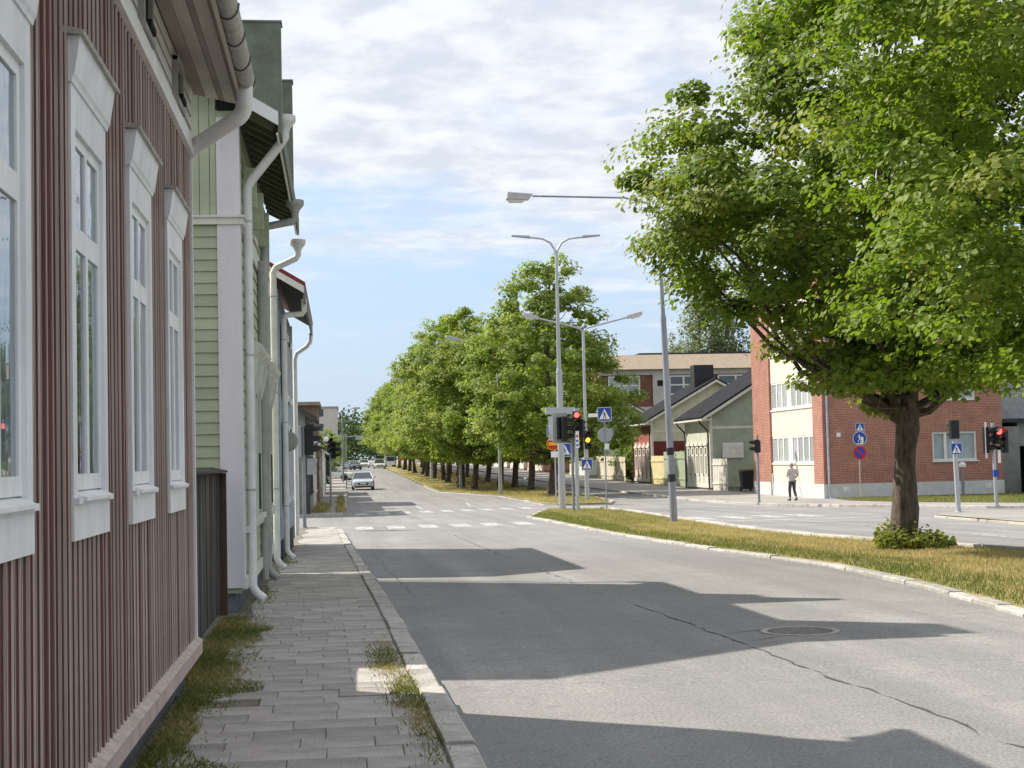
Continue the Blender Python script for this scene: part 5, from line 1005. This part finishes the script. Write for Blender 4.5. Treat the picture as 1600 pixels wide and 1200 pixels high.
def crown_points(rng, prof, nclump, per, crad, shell=.55, lump=.22, flat=.55, base=0.0):
    """leaf points: clumps through a crown whose radius by height is `prof` [(z, r)], bulging into lobes"""
    zs = np.array([p[0] for p in prof]); rs = np.array([p[1] for p in prof])
    ph = rng.uniform(0, 2*np.pi, 6); kz = rng.uniform(.5, 1.6, 6); ka = np.array([1, 2, 3, 4, 5, 7])
    def R_(z, a): return np.interp(z, zs, rs)*(1+lump*sum(np.sin(ka[i]*a+kz[i]*z+ph[i])/(1+.35*i) for i in range(6))/2.0)
    wz = np.interp(np.linspace(zs[0], zs[-1], 400), zs, rs)**1.6; cz = rng.choice(np.linspace(zs[0], zs[-1], 400), nclump, p=wz/wz.sum())
    a = rng.uniform(0, 2*np.pi, nclump); u = shell+(1-shell)*np.sqrt(rng.uniform(0, 1, nclump)); inner = rng.uniform(0, 1, nclump) < .22; u = np.where(inner, rng.uniform(.15, .7, nclump), u)
    r = R_(cz, a)*u; C0 = np.stack([r*np.cos(a), r*np.sin(a), cz-.12*r*u], 1)
    cr = crad*rng.uniform(.6, 1.35, nclump); ct = rng.uniform(0, 1, nclump); ca = rng.uniform(0, 1, nclump)**3
    pos, nrm, tint, age = [], [], [], []
    for i in range(nclump):
        k = int(per*rng.uniform(.6, 1.4)); q = rng.normal(size=(k, 3)); q /= np.linalg.norm(q, axis=1, keepdims=True); q *= rng.uniform(.25, 1, (k, 1))**.6
        q2 = q*cr[i]*np.array([1, 1, flat]); out = np.array([np.cos(a[i]), np.sin(a[i]), 0])
        q2 += out*np.abs(q2[:, :1])*.35; q2[:, 2] -= .18*cr[i]*(q[:, 0]**2+q[:, 1]**2)
        pos.append(C0[i]+q2); nrm.append(q*np.array([.7, .7, .5])+out*.35+np.array([0, 0, .75])+rng.normal(0, .38, (k, 3)))
        tint.append(.35*ct[i]+.25+.45*rng.uniform(0, 1, k)-.15*(q[:, 2] < -.3)*0); age.append(np.clip(.35*ca[i]+rng.normal(0, .10, k), 0, 1))
    return np.concatenate(pos), np.concatenate(nrm), np.concatenate(tint), np.concatenate(age), C0
def branches(rng, mb, H0, Htop, C0, n, r0):
    """limbs from the trunk out to a choice of leaf clumps"""
    idx = rng.choice(len(C0), n, replace=False)
    for i in idx:
        c = Vector(C0[i]); zb = min(max(H0, c.z-1.0-.55*math.hypot(c.x, c.y)), Htop*.9); st = Vector((0, 0, zb)); mid = st.lerp(c, .5)+Vector((0, 0, -.25*(c-st).length*.3)); 
        rr = r0*(1-zb/(Htop*1.15))*rng.uniform(.25, .5); j1 = Vector(rng.normal(0, .12, 3)); j2 = Vector(rng.normal(0, .15, 3)); mb.tube([st, st.lerp(mid, .5)+j1, mid+j2, mid.lerp(c, .6)+j1, c], [rr, rr*.8, rr*.6, rr*.35, rr*.12], 5, False)
def trunk(rng, mb, H, r, forks=True, fh=2.4, bend=.15):
    pts = []; rr = []
    NK = 30
    for k in range(NK+1):
        z = H*k/NK; pts.append((bend*math.sin(z*.7)+rng.uniform(-.008, .008), bend*math.cos(z*.5)*.6-bend*.6, z)); rr.append(r*(1.35 if k == 0 else 1)*(1-.82*(k/NK)**1.1))
    pts.insert(1, (pts[0][0], pts[0][1], .22)); rr.insert(1, r*1.08)
    mb.tube(pts, rr, 18)
LIMBS = {11: [((0, 0, 2.5), (-.3, -.1, 3.2), (-1.0, -.3, 4.3), (-1.9, -.5, 5.7)), ((0, 0, 2.55), (.3, .1, 3.2), (.9, .2, 4.2), (1.9, .4, 5.4)), ((0, 0, 2.9), (-.1, .4, 3.8), (-.5, 1.2, 5.2), (-.7, 1.9, 6.6)), ((0, 0, 2.2), (.22, -.25, 2.8), (.8, -.9, 3.6), (1.6, -1.5, 4.5))]}
def make_tree(name, label, loc, seed, H, prof, nclump, per, crad, lsize, r, m, fold=True, nb=40, group=None, fh=2.2, shell=.55, lump=.22, flat=.55, barkm=None, age_up=0.0, tint_shift=0.0):
    rng = np.random.default_rng(seed); e = empty(name, loc, 0, label, 'tree', group)
    pos, nrm, tint, age, C0 = crown_points(rng, prof, nclump, per, crad, shell, lump, flat)
    pass
    if age_up: age = age+age_up*np.clip((pos[:, 2]-prof[0][0])/(prof[-1][0]-prof[0][0]), 0, 1)*rng.uniform(0, 1, len(pos))
    me = leaf_mesh('crown', pos, nrm, lsize*rng.uniform(.5, 1.4, len(pos)), tint+tint_shift, age, m, rng, fold)
    mesh_obj('crown', me, e, False)
    mb = MB(); trunk(rng, mb, H*.86, r); mb_n = len(mb.v); branches(rng, mb, fh, H, C0, nb, r)
    for L_ in LIMBS.get(seed, ()): mb.tube(L_, [r*.7, r*.5, r*.36, r*.15], 10, False)
    rn = random.Random(seed)
    ph = [rn.uniform(0, 6.28) for _ in range(6)]
    for i, (vx, vy, vz) in enumerate(mb.v[:mb_n]):
        a = math.atan2(vy, vx); k = 1+.09*math.sin(2*a+vz*1.7+ph[0])+.07*math.sin(3*a-vz*2.9+ph[1])+.05*math.sin(6*a+vz*5+ph[2])+.04*math.sin(9*a-vz*9+ph[3])
        mb.v[i] = (vx*k, vy*k, vz)
    mb.build('trunk', barkm or bark, e, True, world=False)
    return e
# ---- the big lime on the near median, and its neighbour whose trunk is out of the picture
PN = [(2.6, 1.1), (3.1, 1.7), (3.7, 2.2), (4.7, 2.8), (5.6, 3.7), (6.6, 3.95), (7.8, 3.8), (9.2, 2.9), (10.5, 2.0), (11.8, .5)]
t1 = make_tree('lime_tree', 'big lime tree with a dark trunk on the near median', (9.92, 25.94, g(25.9)+.1), 11, 12.0, PN, 460, 265, .56, .098, .235, leafN, nb=50, fh=2.3, age_up=.22, lump=.2, shell=.5)
PM = [(2.5, 1.4), (3.2, 3.2), (4.6, 4.0), (7.0, 4.2), (9.5, 3.5), (12, 1.9), (13.2, .5)]
t2 = make_tree('lime_tree', 'closest lime crown, bright green leaves filling the upper right corner', (10.15, 17.9, g(17.9)+.1), 23, 13.2, PM, 430, 240, .54, .088, .25, leafN, nb=12, fh=2.6, tint_shift=.22)
# sucker shoots round the foot of the trunk
rng = np.random.default_rng(77); P = []; 
for k in range(2600):
    a = rng.uniform(0, 2*np.pi); rr = rng.uniform(.2, .62)*(1+.35*math.cos(a)); P.append((9.92+rr*math.cos(a)*1.15, 25.94+rr*math.sin(a), g(25.9)+.1+abs(rng.normal(0, .15))*(1.25-rr)))
P = np.array(P); me = leaf_mesh('shoots', P, rng.normal(0, .5, P.shape)+np.array([0, -.2, .8]), rng.uniform(.05, .10, len(P)), rng.uniform(.3, 1, len(P)), rng.uniform(0, .8, len(P)), leafN, rng)
o = mesh_obj('sucker_shoots', me); tag(o, 'bushy yellow-green sucker shoots around the foot of the big trunk', 'shoots')
# ---- avenue: four grown trees, copied along two rows
PA = [[(2.2, .9), (3.0, 3.2), (4.6, 4.7), (7, 4.6), (9.5, 3.5), (12, 2.2), (14.4, .5)], [(2.1, 1.2), (3.4, 3.6), (5.5, 4.5), (8, 4.2), (10.5, 2.9), (12.6, .5)], [(2.3, 1.0), (3.2, 3.6), (5, 4.3), (7.5, 4.4), (10, 3.4), (12, 1.8), (13.4, .4)]]
rowR = [93.4, 105.7, 115, 125.5, 136, 147, 158, 170, 183, 197, 212, 228, 246]
rowL = [(10.0, 112.5), (9.6, 120.5), (10.2, 129.5), (9.9, 139), (10.2, 148.5), (9.9, 159), (9.7, 170), (10, 182), (9.6, 195), (9.6, 209), (9.6, 225), (9.5, 243), (9.4, 263), (9.4, 286)]
protos = []; Rt = random.Random(9)
def place(k, x, y, label, sc_, rz):
    L = (x, y, g(y)+.1)
    if k < len(protos): c = copy_tree(protos[k]); c['label'] = label
    else:
        c = make_tree('avenue_tree', label, L, 31+k*7, PA[k][-1][0], PA[k], 400, 140, .70, .18, .24, leafA, fold=False, nb=45, lump=.30, group='avenue limes', tint_shift=(.05, .10, -.02)[k], age_up=(.05, .3, .08)[k]); protos.append(c)
    c.location = L; c.scale = (sc_, sc_, sc_*Rt.uniform(.95, 1.05)); c.rotation_euler = (0, 0, rz)
place(0, 13.15, rowR[0], 'nearest avenue lime, tall crown behind the double-arm lamp', 1.1, 0)
place(1, 10.0, 112.5, 'nearest lime in the left avenue row, yellowish crown', 1.0, .5)
place(2, 13.4, rowR[1], 'second avenue lime in the right row', .98, 1.0)
for i, y in enumerate(rowR[2:]): place((i+1) % 3, 13.3, y, f'{ORD[i+2]} avenue lime in the right row', Rt.uniform(.82, 1.08), Rt.uniform(0, 6.28))
for i, (x, y) in enumerate(rowL[1:]): place((i*2+2) % 3, x, y, f'{ORD[i+1]} avenue lime in the left row', Rt.uniform(.86, 1.14), Rt.uniform(0, 6.28))
# ---- birches and yard shrubs behind the houses
make_tree('birch_tree', 'tall grey-green birch above the sage house roof', (42.6, 168, g(168)), 51, 25.0, [(4, 2), (8, 4.0), (14, 4.0), (20, 2.6), (25, .4)], 480, 52, 1.0, .30, .25, leafB, fold=False, nb=30, shell=.4, flat=1.3, barkm=mat('birch_bark', (.5, .48, .45), .9, .2, 3))
make_tree('birch_tree', 'smaller far birch top beside the flats roof', (46.5, 205, g(205)), 52, 18.5, [(5, 2), (9, 3.2), (14, 2.4), (18.5, .3)], 200, 40, .9, .35, .22, leafB, fold=False, nb=16, shell=.4, flat=1.3, barkm=MATS['birch_bark'])
make_tree('yard_shrub', 'green shrub over the cream board fence', (26.6, 131, g(131)), 53, 5.2, [(.5, 1.5), (1.8, 2.4), (3.6, 2.2), (5.2, .5)], 170, 48, .6, .22, .1, leafA, fold=False, nb=10, fh=.5)
make_tree('yard_shrub', 'smaller green shrub left of the dark red house', (26.2, 127.6, g(127)), 54, 4.2, [(.4, 1.2), (1.5, 1.7), (3, 1.4), (4.2, .3)], 110, 44, .5, .2, .08, leafA, fold=False, nb=8, fh=.4)
make_tree('yard_shrub', 'low bush behind the sage green fence', (26.2, 109, g(109)), 55, 3.4, [(.4, 1.0), (1.5, 1.5), (2.6, 1.1), (3.4, .3)], 70, 40, .45, .2, .07, leafA, fold=False, nb=6, fh=.4)
make_tree('hedge_bush', 'dark hedge at the right edge beside the annexe', (36.5, 70.5, g(70)), 56, 2.6, [(.1, 1.9), (1.0, 2.2), (2.0, 1.8), (2.6, .5)], 190, 50, .45, .16, .08, leafD, fold=False, nb=6, fh=.3)
make_tree('spruce_tree', 'spruce top rising behind the left low houses', (-4.5, 100, g(100)), 57, 7.6, [(1, 1.6), (3, 1.4), (5, .9), (7.6, .1)], 170, 40, .5, .2, .12, leafB, fold=False, nb=20, fh=.8, shell=.3)
make_tree('garden_tree', 'leafy garden tree beside the spruce behind the left low houses', (-6.4, 92, g(92)), 58, 6.6, [(1.5, 1.2), (3, 2.2), (5, 2.0), (6.6, .4)], 130, 44, .6, .22, .12, leafA, fold=False, nb=14)
for i, (x, y, h, lb) in enumerate(((-2.6, 124, 3.6, 'dark bush by the left row of houses, nearer one'), (-2.6, 133, 4.6, 'dark bush by the left row of houses, middle one'), (-2.6, 146, 4.2, 'dark bush before the parked pale car'), (-2.6, 182, 5.4, 'round tree behind the parked pale car'), (-1.2, 228, 6.0, 'small tree in front of the far apartment block'), (-2.0, 255, 7, 'street tree beside the far apartment block'))):
    make_tree('garden_tree', lb, (x, y, g(y)), 60+i, h, [(.4, .5*h*.5), (h*.4, .36*h), (h*.75, .3*h), (h, .1)], 110, 44, .55, .24, .1, leafD if i < 3 else leafA, fold=False, nb=10, fh=.6)
# ---- wood closing the end of the street
rng = np.random.default_rng(90); pos = []; 
for k in range(1500):
    x = rng.uniform(-60, 90); y = rng.uniform(470, 540); h = 9+5*math.sin(x*.13)+4*math.sin(x*.31+1)+rng.uniform(-2, 2); pos.append(np.array([x, y, g(500)])+rng.normal(0, 1, (26, 3))*np.array([1.8, 1.8, 1.4])+np.array([0, 0, rng.uniform(1, max(3, h))]))
pos = np.concatenate(pos); me = leaf_mesh('far_wood', pos, rng.normal(0, .6, pos.shape)+np.array([0, -.2, .6]), rng.uniform(.7, 1.3, len(pos)), rng.uniform(0, 1, len(pos)), rng.uniform(0, .25, len(pos)), leafD, rng, False)
o = mesh_obj('far_wood', me); tag(o, 'far-off wood closing the end of the street', 'wood', kind='stuff')
# ================================================================ vehicles
tyre = mat('tyre_rubber', (.018, .018, .019), .8, .1); rim = mat('alloy_rim', (.45, .46, .47), .35, .05, metal=.8); cglass = mat('car_glass', (.05, .065, .075), .06, .05, spec=.9); plastic = mat('car_black_trim', (.02, .02, .021), .5, .1)
lampglass = mat('headlamp_glass', (.75, .78, .8), .12, .03, spec=.8); lamplit = emis('headlamp_lit', (1.0, .97, .9), 5.0); tail = mat('tail_lamp', (.35, .02, .02), .25, .03); plate = mat('number_plate', (.75, .75, .74), .5, .02)
def carpaint(name, c): 
    m = mat(name, c, .28, .02, 2, spec=.6, metal=.15); m.node_tree.nodes['Principled BSDF'].inputs['Coat Weight'].default_value = .6; return m
def make_car(name, label, loc, rz, paint_, lit=False, L=4.3, W=1.8, H=1.46, group=None, estate=False):
    """local frame: front towards -Y, wheels on z = 0"""
    e = empty(name, loc, rz, label, 'car', group); hl = L/2
    def B(mb, nm, m, par=e, smooth=False, bevel=0): return mb.build(nm, m, par, smooth, world=False, bevel=bevel)
    def loft(st, n=14):
        mb = MB(); vs = []; N = None
        for (y, w_, z0, z1, tp) in st:      # rounded section: half width, bottom, top, tumblehome
            ring = [(-w_*.86, y, z0), (-w_*.97, y, z0+.10), (-w_, y, z0+(z1-z0)*.45), (-w_*.985, y, z0+(z1-z0)*.75), (-w_*tp, y, z1-.03), (-w_*tp*.82, y, z1), (w_*tp*.82, y, z1), (w_*tp, y, z1-.03), (w_*.985, y, z0+(z1-z0)*.75), (w_, y, z0+(z1-z0)*.45), (w_*.97, y, z0+.10), (w_*.86, y, z0)]
            N = len(ring); vs += ring
        fs = [(i*N+k, i*N+(k+1) % N, (i+1)*N+(k+1) % N, (i+1)*N+k) for i in range(len(st)-1) for k in range(N)]+[tuple(range(N-1, -1, -1)), tuple(range((len(st)-1)*N, len(st)*N))]
        return mb.add(vs, fs)
    hw = W/2; r = .32
    B(loft([(-hl, hw*.78, .34, .62, .92), (-hl+.06, hw*.90, .24, .70, .92), (-hl+.25, hw*.97, .20, .76, .92), (-hl+.75, hw, .19, .86, .92), (-hl+1.12, hw, .19, .93, .94), (-.2, hw, .19, .95, .95), (hl-1.0, hw, .19, .97, .95), (hl-.35, hw*.98, .2, .98, .93), (hl-.08, hw*.93, .26, .92, .92), (hl, hw*.82, .36, .80, .9)]), 'body', paint_, smooth=True)
    # cabin: dark glazed volume, painted roof and pillars laid over it
    y0, y1, y2, y3 = -hl+1.02, -hl+1.78, (hl-.55 if estate else hl-.95), hl-.18
    wb, wt = hw*.93, hw*.70; zb, zt = .92, H
    def q(y, wd, z): return [(-wd, y, z), (wd, y, z)]
    P = q(y0, wb, zb)+q(y1, wt, zt-.05)+q((y1+y2)/2, wt*1.03, zt)+q(y2, wt*.98, zt-.03)+q(y3, wb*.97, zb)
    cab = B(MB().add(P, [(0, 1, 3, 2), (2, 3, 5, 4), (4, 5, 7, 6), (6, 7, 9, 8), (0, 2, 4, 6, 8), (1, 9, 7, 5, 3), (0, 8, 9, 1)]), 'cabin_glass', cglass)
    rf = MB(); o = .012
    rf.add([(-wt-o, y1-.02, zt-.045), (wt+o, y1-.02, zt-.045), (-wt*1.03-o, (y1+y2)/2, zt+o), (wt*1.03+o, (y1+y2)/2, zt+o), (-wt*.98-o, y2+.02, zt-.02), (wt*.98+o, y2+.02, zt-.02), (-wt-o, y1, zt-.10), (wt+o, y1, zt-.10), (-wt*1.03-o-.015, (y1+y2)/2, zt-.06), (wt*1.03+o+.015, (y1+y2)/2, zt-.06), (-wt*.98-o, y2+.03, zt-.09), (wt*.98+o, y2+.03, zt-.09)],
           [(0, 1, 3, 2), (2, 3, 5, 4), (0, 2, 8, 6), (2, 4, 10, 8), (1, 7, 9, 3), (3, 9, 11, 5), (0, 6, 7, 1), (4, 5, 11, 10)]); B(rf, 'roof', paint_)
    for s in (-1, 1):
        for (ya, wa, za, yb, wb2, zb2, t) in ((y0, wb, zb, y1, wt, zt-.05, .035), (.15, wb+.01, zb, .2, wt*1.03, zt-.02, .04), (y3-.1, wb*.97, zb, y2, wt*.98, zt-.04, .07)):
            B(MB().tube([(s*(wa+.003), ya, za), (s*(wb2+.004), yb, zb2)], [t, t*.8], 6), 'pillar', paint_)
        B(MB().prism([(s*(hw*.95), y0+.35, .95), (s*(hw+.16), y0+.33, .96), (s*(hw+.17), y0+.35, 1.08), (s*(hw*.98), y0+.37, 1.06)], (0, .12, 0)), 'mirror', paint_, bevel=.01)
        hl_ = B(MB().prism([(s*hw*.50, -hl+.02, .60), (s*hw*.90, -hl+.20, .62), (s*hw*.91, -hl+.26, .74), (s*hw*.56, -hl+.05, .70)], (0, .05, .0)), 'headlight', lamplit if lit else lampglass)
        B(MB().prism([(s*hw*.60, hl-.03, .66), (s*hw*.93, hl-.10, .66), (s*hw*.93, hl-.10, .86), (s*hw*.70, hl-.03, .86)], (0, .05, 0)), 'tail_light', tail)
        for yw in (-hl+.82, hl-.80):
            wh = B(MB().lathe((s*(hw-.10), yw, r), [(.20, -.10), (r, -.09), (r, .09), (.20, .10)], 20, 'X'), 'wheel', tyre, smooth=True)
            B(MB().lathe((s*(hw-.005), yw, r), [(.01, 0), (.205, -.005), (.205, .012), (.05, .02)], 16, 'X'), 'rim', rim, wh)
            B(MB().tube([(s*hw*.985, yw-(r+.05)*math.cos(rad(a)), r+(r+.05)*math.sin(rad(a))) for a in range(0, 181, 20)], .035, 6), 'wheel_arch', plastic)
    B(MB().prism([(-hw*.52, -hl-.008, .60), (hw*.52, -hl-.008, .60), (hw*.40, -hl-.008, .40), (-hw*.40, -hl-.008, .40)], (0, .06, 0)), 'grille', plastic, bevel=.01)
    B(MB().box(-hw*.75, hw*.75, -hl+.01, -hl+.09, .24, .33), 'lower_intake', plastic); B(MB().box(-.26, .26, -hl-.02, -hl-.008, .46, .56), 'number_plate', plate); B(MB().box(-.26, .26, hl+.0, hl+.012, .50, .62), 'number_plate', plate)
    return e
silver = carpaint('silver_blue_paint', (.50, .55, .60)); whitep = carpaint('white_car_paint', (.74, .74, .73)); beige = carpaint('pale_beige_paint', (.60, .60, .52)); darkp = carpaint('dark_car_paint', (.06, .065, .08))
make_car('hatchback_car', 'silver hatchback driving towards the camera in the left lane', (1.85, 125, g(125)), 0, silver)
make_car('parked_car', 'pale parked car standing crosswise at the left kerb', (-.55, 158, g(158)+.09), rad(70), beige, estate=True)
make_car('white_car', 'white car with lit headlights far behind the silver hatchback', (4.15, 262, g(262)), 0, whitep, True)
make_car('white_car', 'white car farthest right among the distant cars', (7.0-.6, 246, g(246)), 0, whitep, False, W=1.85, H=1.6)
make_car('dark_car', 'dark car at the left edge of the distant cars', (2.0, 240, g(240)), rad(20), darkp)
# distant lorry and an orange works sign beside it
lr = empty('delivery_van', (8.6, 262, g(262)), label='pale box van partly hidden by the far avenue trees', cat='van')
z0 = g(262); MB().box(7.8, 9.6, 261, 265, z0+.5, z0+2.5).build('box', mat('van_box', (.5, .5, .47), .6), lr); MB().hexa([(7.9, 259.4, z0+.4), (9.5, 259.4, z0+.4), (9.5, 261, z0+.4), (7.9, 261, z0+.4), (8.0, 260.0, z0+1.9), (9.4, 260.0, z0+1.9), (9.4, 261, z0+2.0), (8.0, 261, z0+2.0)]).build('cab', whitep, lr); MB().hexa([(8.0, 259.6, z0+1.1), (9.4, 259.6, z0+1.1), (9.4, 259.7, z0+1.1), (8.0, 259.7, z0+1.1), (8.05, 259.88, z0+1.8), (9.35, 259.88, z0+1.8), (9.35, 259.98, z0+1.8), (8.05, 259.98, z0+1.8)]).build('windscreen', cglass, lr)
for xw in (7.95, 9.45):
    for yw in (260.2, 264): MB().lathe((xw, yw, z0+.4), [(.1, -.1), (.4, -.1), (.4, .1), (.1, .1)], 14, 'X').build('wheel', tyre, lr)
ws = empty('works_sign', (9.0, 222, g(222)), label='small orange works sign at the far end of the avenue', cat='sign'); post(ws, 9.0, 222, g(222), 2.3, .04, m=galv, flange=False); MB().prism([(8.5, 221.9, g(222)+1.5), (9.5, 221.9, g(222)+1.5), (9.0, 221.9, g(222)+2.4)], (0, .03, 0)).build('panel', mat('works_orange', (.7, .2, .03), .5), ws)

# ================================================================ person walking past the brick block
skin = mat('skin', (.48, .29, .21), .55, .05, 8, spec=.3); shirt = mat('pale_check_shirt', (.50, .46, .47), .85, .18, 22); trous = mat('dark_trousers', (.07, .065, .085), .85, .1, 6); shoe = mat('dark_shoe', (.03, .03, .03), .6); hairm = mat('grey_hair', (.32, .28, .25), .8, .1, 20)
pe = empty('person', (21.2, 69.2, g(69.2)+.09), rad(8), 'person in a grey shirt and dark trousers walking past the brick block', 'person')
def skin_mesh(name, verts, edges, radii, m, root=0, sub=2):
    me = bpy.data.meshes.new(name); me.from_pydata(verts, edges, []); o = mesh_obj(name, me, pe, False)
    md = o.modifiers.new('Skin', 'SKIN'); md.use_smooth_shade = True
    for i, sv in enumerate(me.skin_vertices[0].data): r_ = radii[i]; sv.radius = r_ if isinstance(r_, tuple) else (r_, r_); sv.use_root = (i == root)
    o.modifiers.new('Sub', 'SUBSURF').render_levels = sub; o.modifiers['Sub'].levels = 1; me.materials.append(m); return o
# back towards the camera is +(-Y); the person walks towards +Y, left knee bending
V = [(0, 0, .96), (0, .01, 1.10), (0, .02, 1.28), (0, .01, 1.45), (0, .02, 1.53), (0, .035, 1.62), (0, .03, 1.73),
     (-.17, .0, 1.43), (-.25, -.05, 1.18), (-.19, .16, 1.12), (-.12, .25, 1.20),
     (.17, .0, 1.43), (.26, -.05, 1.19), (.20, .14, 1.05), (.13, .26, 1.12),
     (-.09, 0, .90), (-.10, .10, .50), (-.10, .06, .10), (-.10, .20, .04),
     (.09, 0, .90), (.10, .02, .50), (.10, -.20, .14), (.10, -.10, .05)]
Eg = [(0, 1), (1, 2), (2, 3), (3, 4), (4, 5), (5, 6), (3, 7), (7, 8), (8, 9), (9, 10), (3, 11), (11, 12), (12, 13), (13, 14), (0, 15), (15, 16), (16, 17), (17, 18), (0, 19), (19, 20), (20, 21), (21, 22)]
rr_ = [(.15, .10), (.145, .10), (.16, .11), (.10, .08), .052, (.078, .092), (.06, .075), .06, .044, .036, .036, .06, .044, .036, .036, .085, .058, .04, .035, .085, .058, .04, .035]
skin_mesh('body', V, Eg, rr_, skin)
skin_mesh('shirt', [(0, 0, .80), (0, .01, 1.10), (0, .02, 1.28), (0, .01, 1.46), (-.18, .0, 1.43), (-.235, -.03, 1.24), (.18, .0, 1.43), (.24, -.03, 1.25)], [(0, 1), (1, 2), (2, 3), (3, 4), (4, 5), (3, 6), (6, 7)], [(.19, .14), (.18, .135), (.19, .14), (.11, .09), .085, .065, .085, .065], shirt)
skin_mesh('trousers', [(0, 0, 1.04), (-.09, 0, .86), (-.10, .09, .50), (-.10, .06, .13), (.09, 0, .86), (.10, .02, .50), (.10, -.18, .17)], [(0, 1), (1, 2), (2, 3), (0, 4), (4, 5), (5, 6)], [(.175, .13), .105, .075, .06, .105, .075, .06], trous)
for s, (yy_, zz_, tilt) in ((-1, (.12, .045, 0)), (1, (-.17, .07, -.3))): 
    T = Matrix.Translation((s*.10, yy_, zz_)) @ Matrix.Rotation(tilt, 4, 'X'); MB(T).hexa([(-.045, -.10, -.045), (.045, -.10, -.045), (.05, .17, -.045), (-.05, .17, -.045), (-.035, -.09, .05), (.035, -.09, .05), (.035, .14, .01), (-.035, .14, .01)]).build('shoe', shoe, pe, world=False, bevel=.012)
MB().lathe((0, .015, 1.66), [(.085, -.03), (.095, .02), (.085, .08), (.05, .115), (.005, .125)], 14).build('hair', hairm, pe, True, world=False)
MB().prism([(-.015, .12, 1.60), (.015, .12, 1.60), (.006, .145, 1.61), (0, .12, 1.66), (-.006, .145, 1.61)], (0, .012, 0)).build('nose', skin, pe, world=False)
for s in (-1, 1):
    MB().lathe((s*.092, .03, 1.63), [(.008, -.03), (.02, -.01), (.022, .015), (.008, .035)], 8).build('ear', skin, pe, True, world=False)
    hx_, hy_, hz_ = (-.12, .25, 1.20) if s < 0 else (.13, .26, 1.12)
    for k in range(4): MB().tube([(hx_+(k-1.5)*.016*.9, hy_+.02, hz_+.02), (hx_+(k-1.5)*.018, hy_+.07+.008*(k in (1, 2)), hz_+.035), (hx_+(k-1.5)*.016+.02*-s, hy_+.095, hz_+.01)], [.010, .009, .007], 6).build('finger', skin, pe, True, world=False)
    MB().tube([(hx_-s*.03, hy_, hz_), (hx_-s*.05, hy_+.03, hz_+.03), (hx_-s*.045, hy_+.06, hz_+.05)], [.012, .010, .008], 6).build('thumb', skin, pe, True, world=False)
